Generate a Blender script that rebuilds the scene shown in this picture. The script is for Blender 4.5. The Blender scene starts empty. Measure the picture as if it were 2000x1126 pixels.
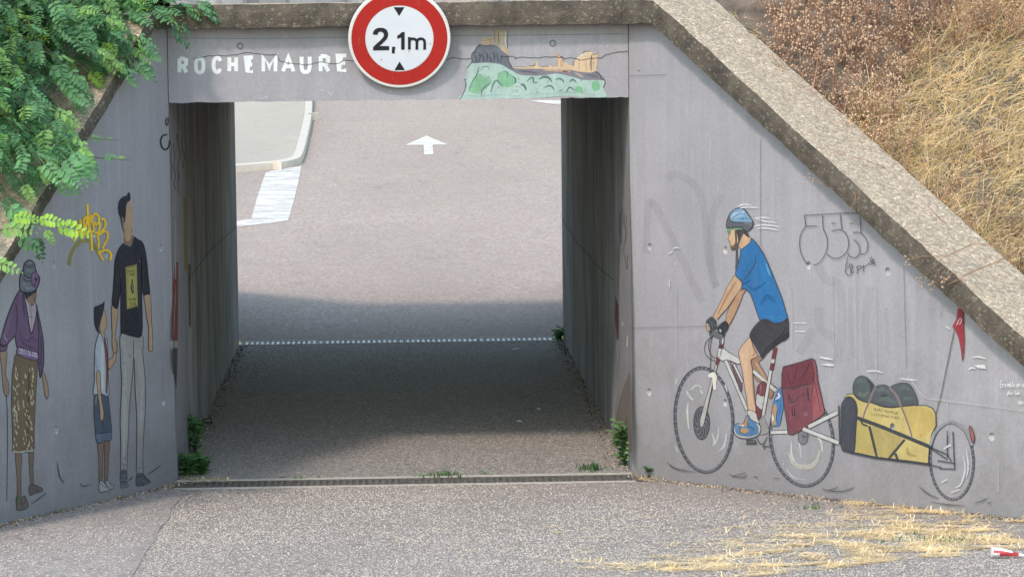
import bpy, bmesh, math, random
from mathutils import Vector, Matrix, noise
from mathutils.geometry import tessellate_polygon
random.seed(7)
sc = bpy.context.scene
col = sc.collection
V = Vector
rad = math.radians

# ------------------------------------------------------------------ camera
CX, CD, CZ = -0.03209, 19.70356, 3.02364
YAW, PITCH, ROLL, F = 0.03754, 0.09117, 0.01099, 6000.0
cy, sy, cp, sp = math.cos(YAW), math.sin(YAW), math.cos(PITCH), math.sin(PITCH)
W_ = V((sy*cp, cy*cp, -sp)); R_ = V((cy, -sy, 0)); D_ = W_.cross(R_)
cr, sr = math.cos(ROLL), math.sin(ROLL)
R2, D2 = cr*R_ + sr*D_, -sr*R_ + cr*D_
CAM = V((CX, -CD, CZ))
cam = bpy.data.cameras.new('camera')
cam.lens = 36.0*F/2000.0; cam.sensor_width = 36.0; cam.sensor_fit = 'HORIZONTAL'
cam.clip_start = 0.1; cam.clip_end = 1000
camo = bpy.data.objects.new('camera', cam); col.objects.link(camo)
m = Matrix.Identity(4)
for i in range(3):
    m[i][0] = R2[i]; m[i][1] = -D2[i]; m[i][2] = -W_[i]; m[i][3] = CAM[i]
camo.matrix_world = m
sc.camera = camo

# ------------------------------------------------------------------ sky, sun, exposure
SUN_EL, SUN_AZ = rad(47), rad(31)          # azimuth: behind the camera, to its left
world = bpy.data.worlds.new('World'); sc.world = world; world.use_nodes = True
wn = world.node_tree.nodes; bg = wn['Background']
sky = wn.new('ShaderNodeTexSky'); sky.sky_type = 'NISHITA'; sky.sun_disc = False
sky.sun_elevation = SUN_EL; sky.sun_rotation = rad(180+31)
sky.air_density = 1.9; sky.dust_density = 1.1; sky.ozone_density = 1.0
world.node_tree.links.new(sky.outputs[0], bg.inputs[0]); bg.inputs[1].default_value = 0.15
sun = bpy.data.lights.new('sun', 'SUN'); sun.energy = 1.15; sun.angle = rad(6.0); sun.color = (1.0, 0.85, 0.77)
suno = bpy.data.objects.new('sun', sun); col.objects.link(suno)
to_sun = V((-math.sin(SUN_AZ)*math.cos(SUN_EL), -math.cos(SUN_AZ)*math.cos(SUN_EL), math.sin(SUN_EL)))
suno.rotation_euler = to_sun.to_track_quat('Z', 'Y').to_euler(); suno.location = (-8, -14, 18)
vs = sc.view_settings
vs.view_transform = 'Standard'; vs.look = 'None'; vs.gamma = 1.0; vs.use_curve_mapping = False
vs.exposure = 1.13

# ------------------------------------------------------------------ dimensions (metres)
HW = 1.475            # half width of the passage
H = 2.44              # underside of the lintel
L = 8.15              # length of the passage
TH_R, TH_L = rad(57), rad(70)   # splay of the wing walls
GRADE = 0.69          # embankment slope

def gz(x, y):         # height of the carriageway
    if y < -0.32:
        return 0.06*(-y-0.32) + 0.0008*(min(-y, 30)-0.32)**2
    if y > L+0.3: return 0.045*(min(y, 90)-L-0.3)
    return 0.0

# photograph pixel -> world
def ray(x, y): return R2*((x-1000)/F) + D2*((y-563)/F) + W_
def hit(x, y, p0, n):
    v = ray(x, y); t = (p0-CAM).dot(n)/v.dot(n); return CAM + v*t
def hit_ground(x, y, dz=0.0):
    v = ray(x, y); t = 5.0
    lo, hi = 5.0, 200.0
    for _ in range(60):
        mid = (lo+hi)/2; p = CAM+v*mid
        if p.z > gz(p.x, p.y)+dz: lo = mid
        else: hi = mid
    return CAM+v*lo

# ------------------------------------------------------------------ helpers: objects
def tag(o, label=None, cat=None, group=None, kind=None):
    if label: o['label'] = label
    if cat: o['category'] = cat
    if group: o['group'] = group
    if kind: o['kind'] = kind
    return o
WL = {}
def empty(name, loc, parent=None, label=None):
    o = bpy.data.objects.new(name, None); col.objects.link(o); o.empty_display_size = 0.2
    loc = V(loc); WL[o.name] = loc
    if parent: o.parent = parent; o.location = loc - WL[parent.name]
    else: o.location = loc
    if label: o['label'] = label
    return o
def thing(name, label, cat, loc, group=None): return tag(empty(name, loc), label, cat, group)
def mesh_obj(name, verts, faces, mats, parent=None, idx=None, smooth=False, origin=None):
    verts = [V(v) for v in verts]
    if origin is None:
        lo = V((min(v.x for v in verts), min(v.y for v in verts), min(v.z for v in verts)))
        hi = V((max(v.x for v in verts), max(v.y for v in verts), max(v.z for v in verts)))
        origin = V(((lo.x+hi.x)/2, (lo.y+hi.y)/2, lo.z))
    me = bpy.data.meshes.new(name)
    me.from_pydata([v-origin for v in verts], [], faces)
    if not isinstance(mats, (list, tuple)): mats = [mats]
    for mt in mats: me.materials.append(mt)
    if idx: me.polygons.foreach_set('material_index', idx)
    if smooth: me.polygons.foreach_set('use_smooth', [True]*len(me.polygons))
    me.update()
    o = bpy.data.objects.new(name, me); col.objects.link(o)
    WL[o.name] = V(origin)
    if parent: o.parent = parent; o.location = V(origin) - WL[parent.name]
    else: o.location = origin
    return o
class MB:
    def __init__(s): s.v = []; s.f = []; s.i = []
    def add(s, vs, fs, mi=0):
        n = len(s.v); s.v += [V(v) for v in vs]; s.f += [tuple(n+k for k in f) for f in fs]; s.i += [mi]*len(fs)
    def box(s, a, b, mi=0):
        x0, y0, z0 = a; x1, y1, z1 = b
        s.add([(x0,y0,z0),(x1,y0,z0),(x1,y1,z0),(x0,y1,z0),(x0,y0,z1),(x1,y0,z1),(x1,y1,z1),(x0,y1,z1)],
              [(0,3,2,1),(4,5,6,7),(0,1,5,4),(1,2,6,5),(2,3,7,6),(3,0,4,7)], mi)
    def tube(s, pts, radii, n=5, mi=0):
        pts = [V(p) for p in pts]; vs = []; fs = []
        for k, p in enumerate(pts):
            t = (pts[min(k+1, len(pts)-1)]-pts[max(k-1, 0)]).normalized()
            a = t.orthogonal().normalized(); b = t.cross(a)
            r = radii[k] if isinstance(radii, (list, tuple)) else radii
            vs += [p+(a*math.cos(q*2*math.pi/n)+b*math.sin(q*2*math.pi/n))*r for q in range(n)]
        for k in range(len(pts)-1):
            for q in range(n):
                fs.append((k*n+q, k*n+(q+1)%n, (k+1)*n+(q+1)%n, (k+1)*n+q))
        fs.append(tuple(range(n))[::-1]); fs.append(tuple((len(pts)-1)*n+q for q in range(n)))
        s.add(vs, fs, mi)
    def build(s, name, mats, parent=None, smooth=False, origin=None):
        return mesh_obj(name, s.v, s.f, mats, parent, s.i, smooth, origin)

# ------------------------------------------------------------------ helpers: materials
class NT:
    def __init__(s, name):
        s.m = bpy.data.materials.new(name); s.m.use_nodes = True
        s.t = s.m.node_tree; s.n = s.t.nodes; s.l = s.t.links
        s.b = s.n['Principled BSDF']; s.out = s.n['Material Output']
        s.b.inputs['Specular IOR Level'].default_value = 0.25
        s.pos = s.n.new('ShaderNodeNewGeometry').outputs['Position']
    def map(s, sx, sy_, sz, src=None, off=(0,0,0)):
        k = s.n.new('ShaderNodeMapping'); k.inputs['Scale'].default_value = (sx, sy_, sz); k.inputs['Location'].default_value = off
        s.l.new(src or s.pos, k.inputs[0]); return k.outputs[0]
    def noise(s, scale, detail=4, rough=.6, vec=None, dist=0):
        k = s.n.new('ShaderNodeTexNoise'); k.inputs['Scale'].default_value = scale; k.inputs['Detail'].default_value = detail
        k.inputs['Roughness'].default_value = rough; k.inputs['Distortion'].default_value = dist
        s.l.new(vec or s.pos, k.inputs['Vector']); return k.outputs['Fac']
    def voro(s, scale, feature='F1', vec=None, out='Distance'):
        k = s.n.new('ShaderNodeTexVoronoi'); k.feature = feature; k.inputs['Scale'].default_value = scale
        s.l.new(vec or s.pos, k.inputs['Vector']); return k.outputs[out]
    def ramp(s, fac, stops, interp='LINEAR'):
        k = s.n.new('ShaderNodeValToRGB'); e = k.color_ramp.elements; k.color_ramp.interpolation = interp
        while len(e) < len(stops): e.new(.5)
        for q, (p, c) in zip(e, stops):
            q.position = p
            if not isinstance(c, (tuple, list)): c = (c, c, c)
            q.color = (*c, 1)
        s.l.new(fac, k.inputs[0]); return k.outputs[0]
    def mix(s, fac, a, b, mode='MIX'):
        k = s.n.new('ShaderNodeMix'); k.data_type = 'RGBA'; k.blend_type = mode
        for qi, v in ((0, fac), (6, a), (7, b)):
            sock = k.inputs[qi]
            if hasattr(v, 'is_linked'): s.l.new(v, sock)
            elif isinstance(v, (int, float)): sock.default_value = v if qi == 0 else (v, v, v, 1)
            else: sock.default_value = (*v, 1)
        return k.outputs[2]
    def math(s, op, a, b=0.0):
        k = s.n.new('ShaderNodeMath'); k.operation = op
        for sock, v in ((k.inputs[0], a), (k.inputs[1], b)):
            if hasattr(v, 'is_linked'): s.l.new(v, sock)
            else: sock.default_value = v
        return k.outputs[0]
    def sepz(s, ax='Z'):
        k = s.n.new('ShaderNodeSeparateXYZ'); s.l.new(s.pos, k.inputs[0]); return k.outputs[ax]
    def bump(s, h, strength=.3, dist=.01):
        k = s.n.new('ShaderNodeBump'); k.inputs['Strength'].default_value = strength; k.inputs['Distance'].default_value = dist
        s.l.new(h, k.inputs['Height']); s.l.new(k.outputs[0], s.b.inputs['Normal'])
    def col(s, c):
        if hasattr(c, 'is_linked'): s.l.new(c, s.b.inputs['Base Color'])
        else: s.b.inputs['Base Color'].default_value = (*c, 1)
    def done(s, rough=.85, metal=0.0):
        s.b.inputs['Roughness'].default_value = rough; s.b.inputs['Metallic'].default_value = metal; return s.m

def srgb(r, g, b, k=.84):
    m_ = .3*r+.59*g+.11*b; r, g, b = (c+(m_-c)*.17 for c in (r, g, b))
    f = lambda c: ((c/255+.055)/1.055)**2.4 if c > 10 else c/255/12.92
    return (f(r)*k, f(g)*k, f(b)*k)

def mat_wall():
    t = NT('painted concrete')
    n1 = t.noise(1.3, 5, .6); n2 = t.noise(1.0, 5, .65, t.map(9, 9, .55)); n3 = t.noise(55, 3, .6)
    c = t.ramp(n1, [(.3, (.262, .258, .28)), (.7, (.34, .334, .362))])
    c = t.mix(t.ramp(n2, [(.42, 0.0), (.70, .42)]), c, (.215, .212, .222))
    c = t.mix(t.ramp(t.noise(1.0, 5, .7, t.map(14, 14, 1.1, off=(5, 2, 7))), [(.56, 0.0), (.75, .35)]), c, (.43, .435, .45))
    # splashed dirt at the foot of the wall, broken up by noise
    z = t.sepz(); dn = t.noise(2.6, 6, .7); dz = t.math('SUBTRACT', t.math('MULTIPLY', dn, 3.0), t.math('ADD', z, .45))
    c = t.mix(t.ramp(dz, [(.0, 0.0), (.9, .72)]), c, (.17, .165, .165))
    # pin holes and small chips
    v = t.voro(16, 'F1'); pin = t.ramp(v, [(.045, 1.0), (.07, 0.0)], 'LINEAR')
    pick = t.ramp(t.noise(5, 2), [(.5, 0.0), (.6, 1.0)])
    c = t.mix(t.math('MULTIPLY', pin, pick), c, (.11, .11, .12))
    v2 = t.voro(9.3, 'F1', t.map(1, 1, 1, off=(3.7, 1.2, 8.8))); chip = t.ramp(v2, [(.03, 1.0), (.05, 0.0)])
    c = t.mix(t.math('MULTIPLY', chip, t.ramp(t.noise(2.2, 2), [(.52, 0.0), (.6, .8)])), c, (.62, .62, .62))
    c = t.mix(.12, c, t.ramp(n3, [(.3, .2), (.7, .55)]))
    t.col(c); t.bump(t.math('ADD', t.math('MULTIPLY', n3, .3), t.math('SUBTRACT', t.noise(12, 4), pin)), .25, .006)
    return t.done(.8)
def mat_tunnel():
    t = NT('stained tunnel concrete')
    s1 = t.noise(1.0, 5, .62, t.map(3, 1.1, .9)); s2 = t.noise(1.0, 6, .7, t.map(10, 4.2, .6), dist=.6); n = t.noise(1.1, 4)
    c = t.ramp(s1, [(.3, (.20, .21, .225)), (.7, (.40, .41, .425))])
    c = t.mix(t.ramp(s2, [(.47, 0.0), (.68, .8)]), c, (.055, .056, .06))
    c = t.mix(t.ramp(t.noise(1.0, 6, .7, t.map(9, 4.5, .5, off=(9, 4, 2)), dist=.5), [(.56, 0.0), (.74, .7)]), c, (.62, .61, .58))
    c = t.mix(t.ramp(n, [(.45, 0.0), (.7, .5)]), c, (.13, .13, .125))
    t.col(c); t.bump(t.noise(30, 5), .3, .006); return t.done(.88)
def mat_coping(front):
    t = NT('lichen stained coping' if front else 'washed aggregate coping')
    v = t.voro(64, 'F1', out='Color'); e = t.voro(64, 'DISTANCE_TO_EDGE'); n = t.noise(7, 6, .7); st = t.noise(2.0, 6, .7, t.map(3, 3, 2.0))
    k = t.n.new('ShaderNodeSeparateColor'); t.l.new(v, k.inputs[0])
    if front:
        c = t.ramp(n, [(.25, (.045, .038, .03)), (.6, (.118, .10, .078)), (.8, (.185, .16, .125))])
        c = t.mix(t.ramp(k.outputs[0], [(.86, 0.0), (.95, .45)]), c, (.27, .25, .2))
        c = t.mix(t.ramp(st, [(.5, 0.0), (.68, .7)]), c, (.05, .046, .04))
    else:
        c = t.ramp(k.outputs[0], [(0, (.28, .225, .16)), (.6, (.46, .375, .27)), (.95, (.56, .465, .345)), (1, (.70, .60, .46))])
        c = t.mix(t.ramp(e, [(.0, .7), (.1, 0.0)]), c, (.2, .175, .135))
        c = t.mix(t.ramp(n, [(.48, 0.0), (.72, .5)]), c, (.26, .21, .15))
    t.col(c); t.bump(t.math('ADD', t.math('MULTIPLY', e, 1.5), n), .55, .012); return t.done(.92)
def mat_asphalt(name, c0, c1, c2, scale, smooth_amt=.5, dark=.5):
    t = NT(name)
    p = t.map(1, 1, .2)
    v = t.voro(scale, 'F1', p, 'Color'); e = t.voro(scale, 'DISTANCE_TO_EDGE', p); k = t.n.new('ShaderNodeSeparateColor'); t.l.new(v, k.inputs[0])
    n = t.noise(.8, 5, .6); n2 = t.noise(4, 5, .65)
    stone = t.ramp(k.outputs[1], [(0, c0), (.5, c1), (1, c2)])
    c = t.mix(t.ramp(e, [(.02, dark), (.16, 0.0)]), stone, tuple(q*.35 for q in c0))
    c = t.mix(t.ramp(n, [(.42, 0.0), (.66, smooth_amt)]), c, tuple((a+b)/2*.96 for a, b in zip(c0, c1)))
    c = t.mix(t.ramp(n2, [(.4, 0.0), (.75, .22)]), c, tuple(q*.7 for q in c0))
    c = t.mix(t.ramp(t.noise(.33, 3, .5, t.map(1, .35, 1)), [(.40, 0.0), (.62, .30)]), c, tuple(q*.62 for q in c1))
    c = t.mix(t.ramp(t.noise(1.7, 5, .75, t.map(1.2, .5, 1, off=(4, 9, 1))), [(.60, 0.0), (.72, .38)]), c, tuple(q*.55 for q in c0))
    t.col(c); t.bump(t.math('ADD', t.math('MULTIPLY', e, 1.2), t.math('MULTIPLY', n2, .3)), .5, .012); return t.done(.9)
def mat_plain(name, rgb, rough=.8, var=.2, scale=12, metal=0.0, bump=.0):
    t = NT(name); n = t.noise(scale, 4)
    t.col(t.ramp(n, [(.3, tuple(q*(1-var) for q in rgb)), (.7, tuple(q*(1+var) for q in rgb))]))
    if bump: t.bump(t.noise(scale*3, 4), bump, .006)
    return t.done(rough, metal)
PM = {}
def paint(rgb, wear=.25, alpha=1.0, var=.16, streak=False):
    """brushed mural paint: the wall shows through where the coat is thin or chipped"""
    key = (tuple(round(c, 4) for c in rgb), wear, alpha, var, streak)
    if key in PM: return PM[key]
    t = NT('mural paint')
    n = t.noise(9, 5, .7, t.map(1.6, 1.6, .7)); n2 = t.noise(1.0, 5, .7, t.map(60, 60, 12))
    c = t.mix(1.0, rgb, t.ramp(n, [(.28, 1-var), (.72, 1+var)]), 'MULTIPLY')
    t.col(c); t.b.inputs['Roughness'].default_value = .75
    f = t.ramp(t.noise(38, 4, .7), [(.53, 0.0), (.70, wear*1.9)])
    f = t.math('MAXIMUM', f, t.ramp(n2, [(.56, 0.0), (.76, wear*1.3)]))
    zf = t.math('MULTIPLY', t.math('SUBTRACT', .62, t.sepz()), t.math('MULTIPLY', t.noise(7, 5, .75), 1.9))       # paint scuffed away along the foot of the wall
    if wear > .05: f = t.math('MAXIMUM', f, t.math('MINIMUM', zf, .62))
    if streak: f = t.math('MAXIMUM', f, t.ramp(t.noise(1.0, 5, .7, t.map(70, 70, 5)), [(.42, 0.0), (.62, .8)]))
    f = t.math('MAXIMUM', f, t.math('MULTIPLY', t.ramp(t.noise(3.2, 4, .7), [(.3, .55), (.75, 1.5)]), max(1.0-alpha, .19)) if wear > .05 and alpha > .5 else 1.0-alpha)
    tr = t.n.new('ShaderNodeBsdfTransparent'); mx = t.n.new('ShaderNodeMixShader')
    t.l.new(f, mx.inputs[0]); t.l.new(t.b.outputs[0], mx.inputs[1]); t.l.new(tr.outputs[0], mx.inputs[2]); t.l.new(mx.outputs[0], t.out.inputs[0])
    PM[key] = t.m; return t.m
def mat_leaf(name, rgb, transl=.35, var=.3):
    t = NT(name); oi = t.n.new('ShaderNodeObjectInfo')
    c = t.mix(1.0, rgb, t.ramp(t.noise(6, 2), [(.3, 1-var), (.7, 1+var)]), 'MULTIPLY')
    c = t.mix(1.0, c, t.ramp(oi.outputs['Random'], [(0, .8), (1, 1.2)]), 'MULTIPLY')
    t.col(c); t.b.inputs['Roughness'].default_value = .6
    tl = t.n.new('ShaderNodeBsdfTranslucent'); t.l.new(t.mix(1.0, c, (1.15, 1.3, .7), 'MULTIPLY'), tl.inputs[0])
    mx = t.n.new('ShaderNodeMixShader'); mx.inputs[0].default_value = transl
    t.l.new(t.b.outputs[0], mx.inputs[1]); t.l.new(tl.outputs[0], mx.inputs[2]); t.l.new(mx.outputs[0], t.out.inputs[0])
    return t.m

M_wall = mat_wall(); M_tun = mat_tunnel(); M_cf = mat_coping(True); M_ct = mat_coping(False)
M_road = mat_asphalt('chipped asphalt', (.235, .20, .168), (.42, .367, .312), (.66, .585, .51), 66, .3, .95)
M_road2 = mat_asphalt('older asphalt strip', (.22, .192, .168), (.38, .333, .295), (.60, .53, .47), 66, .85)
M_far = mat_asphalt('pinkish asphalt', (.30, .243, .20), (.41, .335, .278), (.52, .43, .36), 40, .35, .3)
M_pave = mat_asphalt('sanded pavement', (.40, .355, .29), (.465, .415, .335), (.53, .475, .39), 40, .6, .2)
M_conc = mat_plain('pale concrete', (.43, .40, .35), .9, .15, 14, bump=.3)
M_kerb = mat_plain('kerb concrete', (.55, .50, .42), .9, .08, 8, bump=.2)
M_plug = mat_plain('pale tie hole', (.38, .38, .39), .9, .3, 60)
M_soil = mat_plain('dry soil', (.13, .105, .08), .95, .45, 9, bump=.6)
M_soild = mat_plain('shaded soil', (.09, .08, .06), .95, .45, 9, bump=.6)  # darker copy of the dry soil, shade put into its colour
M_iron = mat_plain('worn cast iron', (.115, .105, .092), .65, .35, 20, bump=.2)
M_galv = mat_plain('galvanised bar', (.85, .85, .85), .5, .12, 20)
M_dirt = mat_plain('packed dirt', (.04, .036, .031), .95, .4, 30, bump=.5)
M_black = mat_plain('drain dark', (.02, .02, .02), .9, .2)

# ================================================================== SETTING
def sheet(name, xs, ys, zf, mat, dz=0.0):
    vs = [(x, y, zf(x, y)+dz) for y in ys for x in xs]; nx = len(xs)
    fs = [(j*nx+i, j*nx+i+1, (j+1)*nx+i+1, (j+1)*nx+i) for j in range(len(ys)-1) for i in range(nx-1)]
    return tag(mesh_obj(name, vs, fs, mat, smooth=True), kind='structure')
def frange(a, b, n): return [a+(b-a)*k/n for k in range(n+1)]
DN0, DN1 = -0.27, 0.02          # near drain
DF0, DF1 = L-0.03, L+0.24       # far drain
sheet('road', frange(-60, 60, 12), frange(-60, -12, 8)+frange(-11.5, DN0-.05, 34), gz, M_road)
M_floor = mat_asphalt('tunnel shade asphalt', (.22, .20, .178), (.385, .352, .315), (.58, .54, .49), 66, .4, .85)  # road asphalt darkened and greyed, passage shade put into the colour
sheet('passage_floor', [-HW-.1, -.7, 0, .7, HW+.1], frange(DN1+.05, DF0-.05, 10), gz, M_floor)
sheet('far_road', frange(-90, 90, 18), [DF1+.05, 9.2, 10, 12, 15, 20, 30, 45, 60, 90, 140, 260], gz, M_far)
# older strip of asphalt in front of the left wing wall
sv = []
for yy in frange(-12, DN0-.055, 20):
    xr = hit_ground(351, 951).x + (yy+.3)*0.0
    sv.append((yy, -7.0, -1.40 + .015*math.sin(yy*5) - .012*yy))
vs = []; fs = []
for k, (yy, xl, xr) in enumerate(sv): vs += [(xl, yy, gz(xl, yy)+.004), (xr, yy, gz(xr, yy)+.004)]
for k in range(len(sv)-1): fs.append((2*k, 2*k+1, 2*k+3, 2*k+2))
tag(mesh_obj('asphalt_strip', vs, fs, M_road2), kind='structure')

# embankments, both sides of the road and on both ends of the passage
def bank_near(side, cov):
    th = TH_R if side > 0 else TH_L
    dx, dy = side*math.cos(th), -math.sin(th)
    nb = (side*math.sin(th), math.cos(th))           # away from the wall face
    vs = []; rows = 46; cols = 26
    for j in range(rows+1):
        y = -5.2 + 8.2*j/rows
        s = max(-y, 0)/math.sin(th)
        x0 = side*HW + dx*s + side*(.41 if side > 0 else .38)/math.sin(th) if y < 0 else side*HW + side*.48
        for i in range(cols+1):
            x = x0 + side*(i/cols)**1.6*14
            z = 2.95 + GRADE*min(y, .70) if y < .70 else 2.95+GRADE*.70+.02*(y-.70)
            z = max(z, gz(x, y)-.05)
            z += (noise.noise(V((x*2.1, y*2.1, 3)))*.05+noise.noise(V((x*7, y*7, 9)))*.02)*min(1, i/3)
            vs.append((x, y, z))
    fs = [(j*(cols+1)+i, j*(cols+1)+i+1, (j+1)*(cols+1)+i+1, (j+1)*(cols+1)+i)[::side] for j in range(rows) for i in range(cols)]
    return tag(mesh_obj('embankment', vs, fs, cov, smooth=True), kind='structure')
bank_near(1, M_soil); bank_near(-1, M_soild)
def bank_far(side):
    vs = []; n = 12
    for j in range(n+1):
        y = 3.0 + 10.5*j/n
        for i in range(6):
            x = side*(HW+.02+(max(0, y-L)*.25)) + side*i*3.0 if y > L else side*(HW+.2)+side*i*3.0
            z = 3.2 if y < L-.1 else max(3.2-GRADE*(y-L+.1), gz(x, y)-.05)
            vs.append((x, y, z))
    fs = [(j*6+i, j*6+i+1, (j+1)*6+i+1, (j+1)*6+i)[::side] for j in range(n) for i in range(5)]
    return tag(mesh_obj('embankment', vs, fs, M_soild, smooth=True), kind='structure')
bank_far(1); bank_far(-1)

# raised pavement and kerb beyond the passage
def fr(ox, oy, s): return lambda p: (ox+p[0]/s, oy+p[1]/s)
FK = fr(440, 180, 2.941)
def smooth_poly(pts, closed=True, n=4):
    out = []; N = len(pts)
    for k in range(N if closed else N-1):
        g = lambda q: pts[q % N] if closed else pts[max(0, min(N-1, q))]
        p0, p1, p2, p3 = g(k-1), g(k), g(k+1), g(k+2)
        for j in range(n):
            t = j/n
            out.append(tuple(.5*((2*p1[a])+(-p0[a]+p2[a])*t+(2*p0[a]-5*p1[a]+4*p2[a]-p3[a])*t*t+(-p0[a]+3*p1[a]-3*p2[a]+p3[a])*t**3) for a in range(2)))
    if not closed: out.append(tuple(pts[-1]))
    return out
kp = [hit_ground(*FK(p), .0) for p in [(505, 45), (500, 160), (475, 290), (447, 392), (410, 422), (300, 442), (65, 462)]]
far_dir = (kp[0]-kp[1]).normalized(); kp = [kp[0]+far_dir*45] + kp + [kp[-1]+(kp[-1]-kp[-2]).normalized()*6]
kp2 = smooth_poly([(p.x, p.y) for p in kp], False, 6)
kb = MB(); inner = []
for k, p in enumerate(kp2):
    a = V(kp2[max(k-1, 0)]); b = V(kp2[min(k+1, len(kp2)-1)]); t = (b-a).normalized(); nn = V((t.y, -t.x))
    if k == 0: sgn = 1 if nn.x < 0 else -1
    nn *= sgn; q = V(p)+nn*.13; z = gz(*p)
    inner.append((q, z))
    kb.v += [V((p[0], p[1], z-.05)), V((p[0]+nn.x*.012, p[1]+nn.y*.012, z+.10)), V((q.x, q.y, z+.115)), V((q.x, q.y, z-.05))]
for k in range(len(kp2)-1):
    for j in range(3): kb.f.append((4*k+j, 4*k+j+1, 4*k+5+j, 4*k+4+j)); kb.i.append(0)
tag(kb.build('kerb', M_kerb), kind='structure')
pv = []; pf = []
for q, z in inner: pv += [(q.x, q.y, z+.108), (q.x-12, q.y, z+.108)]
ring = [(q.x, q.y, z+.108) for q, z in inner]
ring2 = ring + [(-14, ring[-1][1], ring[-1][2]), (-14, ring[0][1], ring[0][2])]
tr = tessellate_polygon([[V((p[0], p[1], 0)) for p in ring2]])
tag(mesh_obj('pavement', ring2, [tuple(t) for t in tr], M_pave), kind='structure')

# ================================================================== PAINT TOOLS
def pip(p, poly):
    c = False; j = len(poly)-1
    for i in range(len(poly)):
        if (poly[i][1] > p[1]) != (poly[j][1] > p[1]) and p[0] < (poly[j][0]-poly[i][0])*(p[1]-poly[i][1])/(poly[j][1]-poly[i][1])+poly[i][0]: c = not c
        j = i
    return c
def ribbon(pts, w, taper=False, closed=False):
    """centre line and width in 2D -> verts, quads"""
    vs = []; fs = []; N = len(pts)
    for k in range(N):
        a = V(pts[k-1] if (k > 0 or closed) else pts[0]); b = V(pts[(k+1) % N] if (k < N-1 or closed) else pts[-1]); p = V(pts[k])
        d1 = (p-a); d2 = (b-p); t = (b-a)
        if t.length < 1e-6: t = V((1, 0))
        t.normalize(); nn = V((-t.y, t.x)); ww = w/2
        if d1.length > 1e-6 and d2.length > 1e-6:
            cosb = max(.45, nn.dot(V((-d1.normalized().y, d1.normalized().x)))); ww /= cosb
        if taper: ww *= max(.15, math.sin(math.pi*(k+.35)/(N-1+.7))**.7)
        vs += [tuple(p+nn*ww), tuple(p-nn*ww)]
    for k in range(N if closed else N-1):
        q = (k+1) % N; fs.append((2*k, 2*k+1, 2*q+1, 2*q))
    return vs, fs
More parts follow.
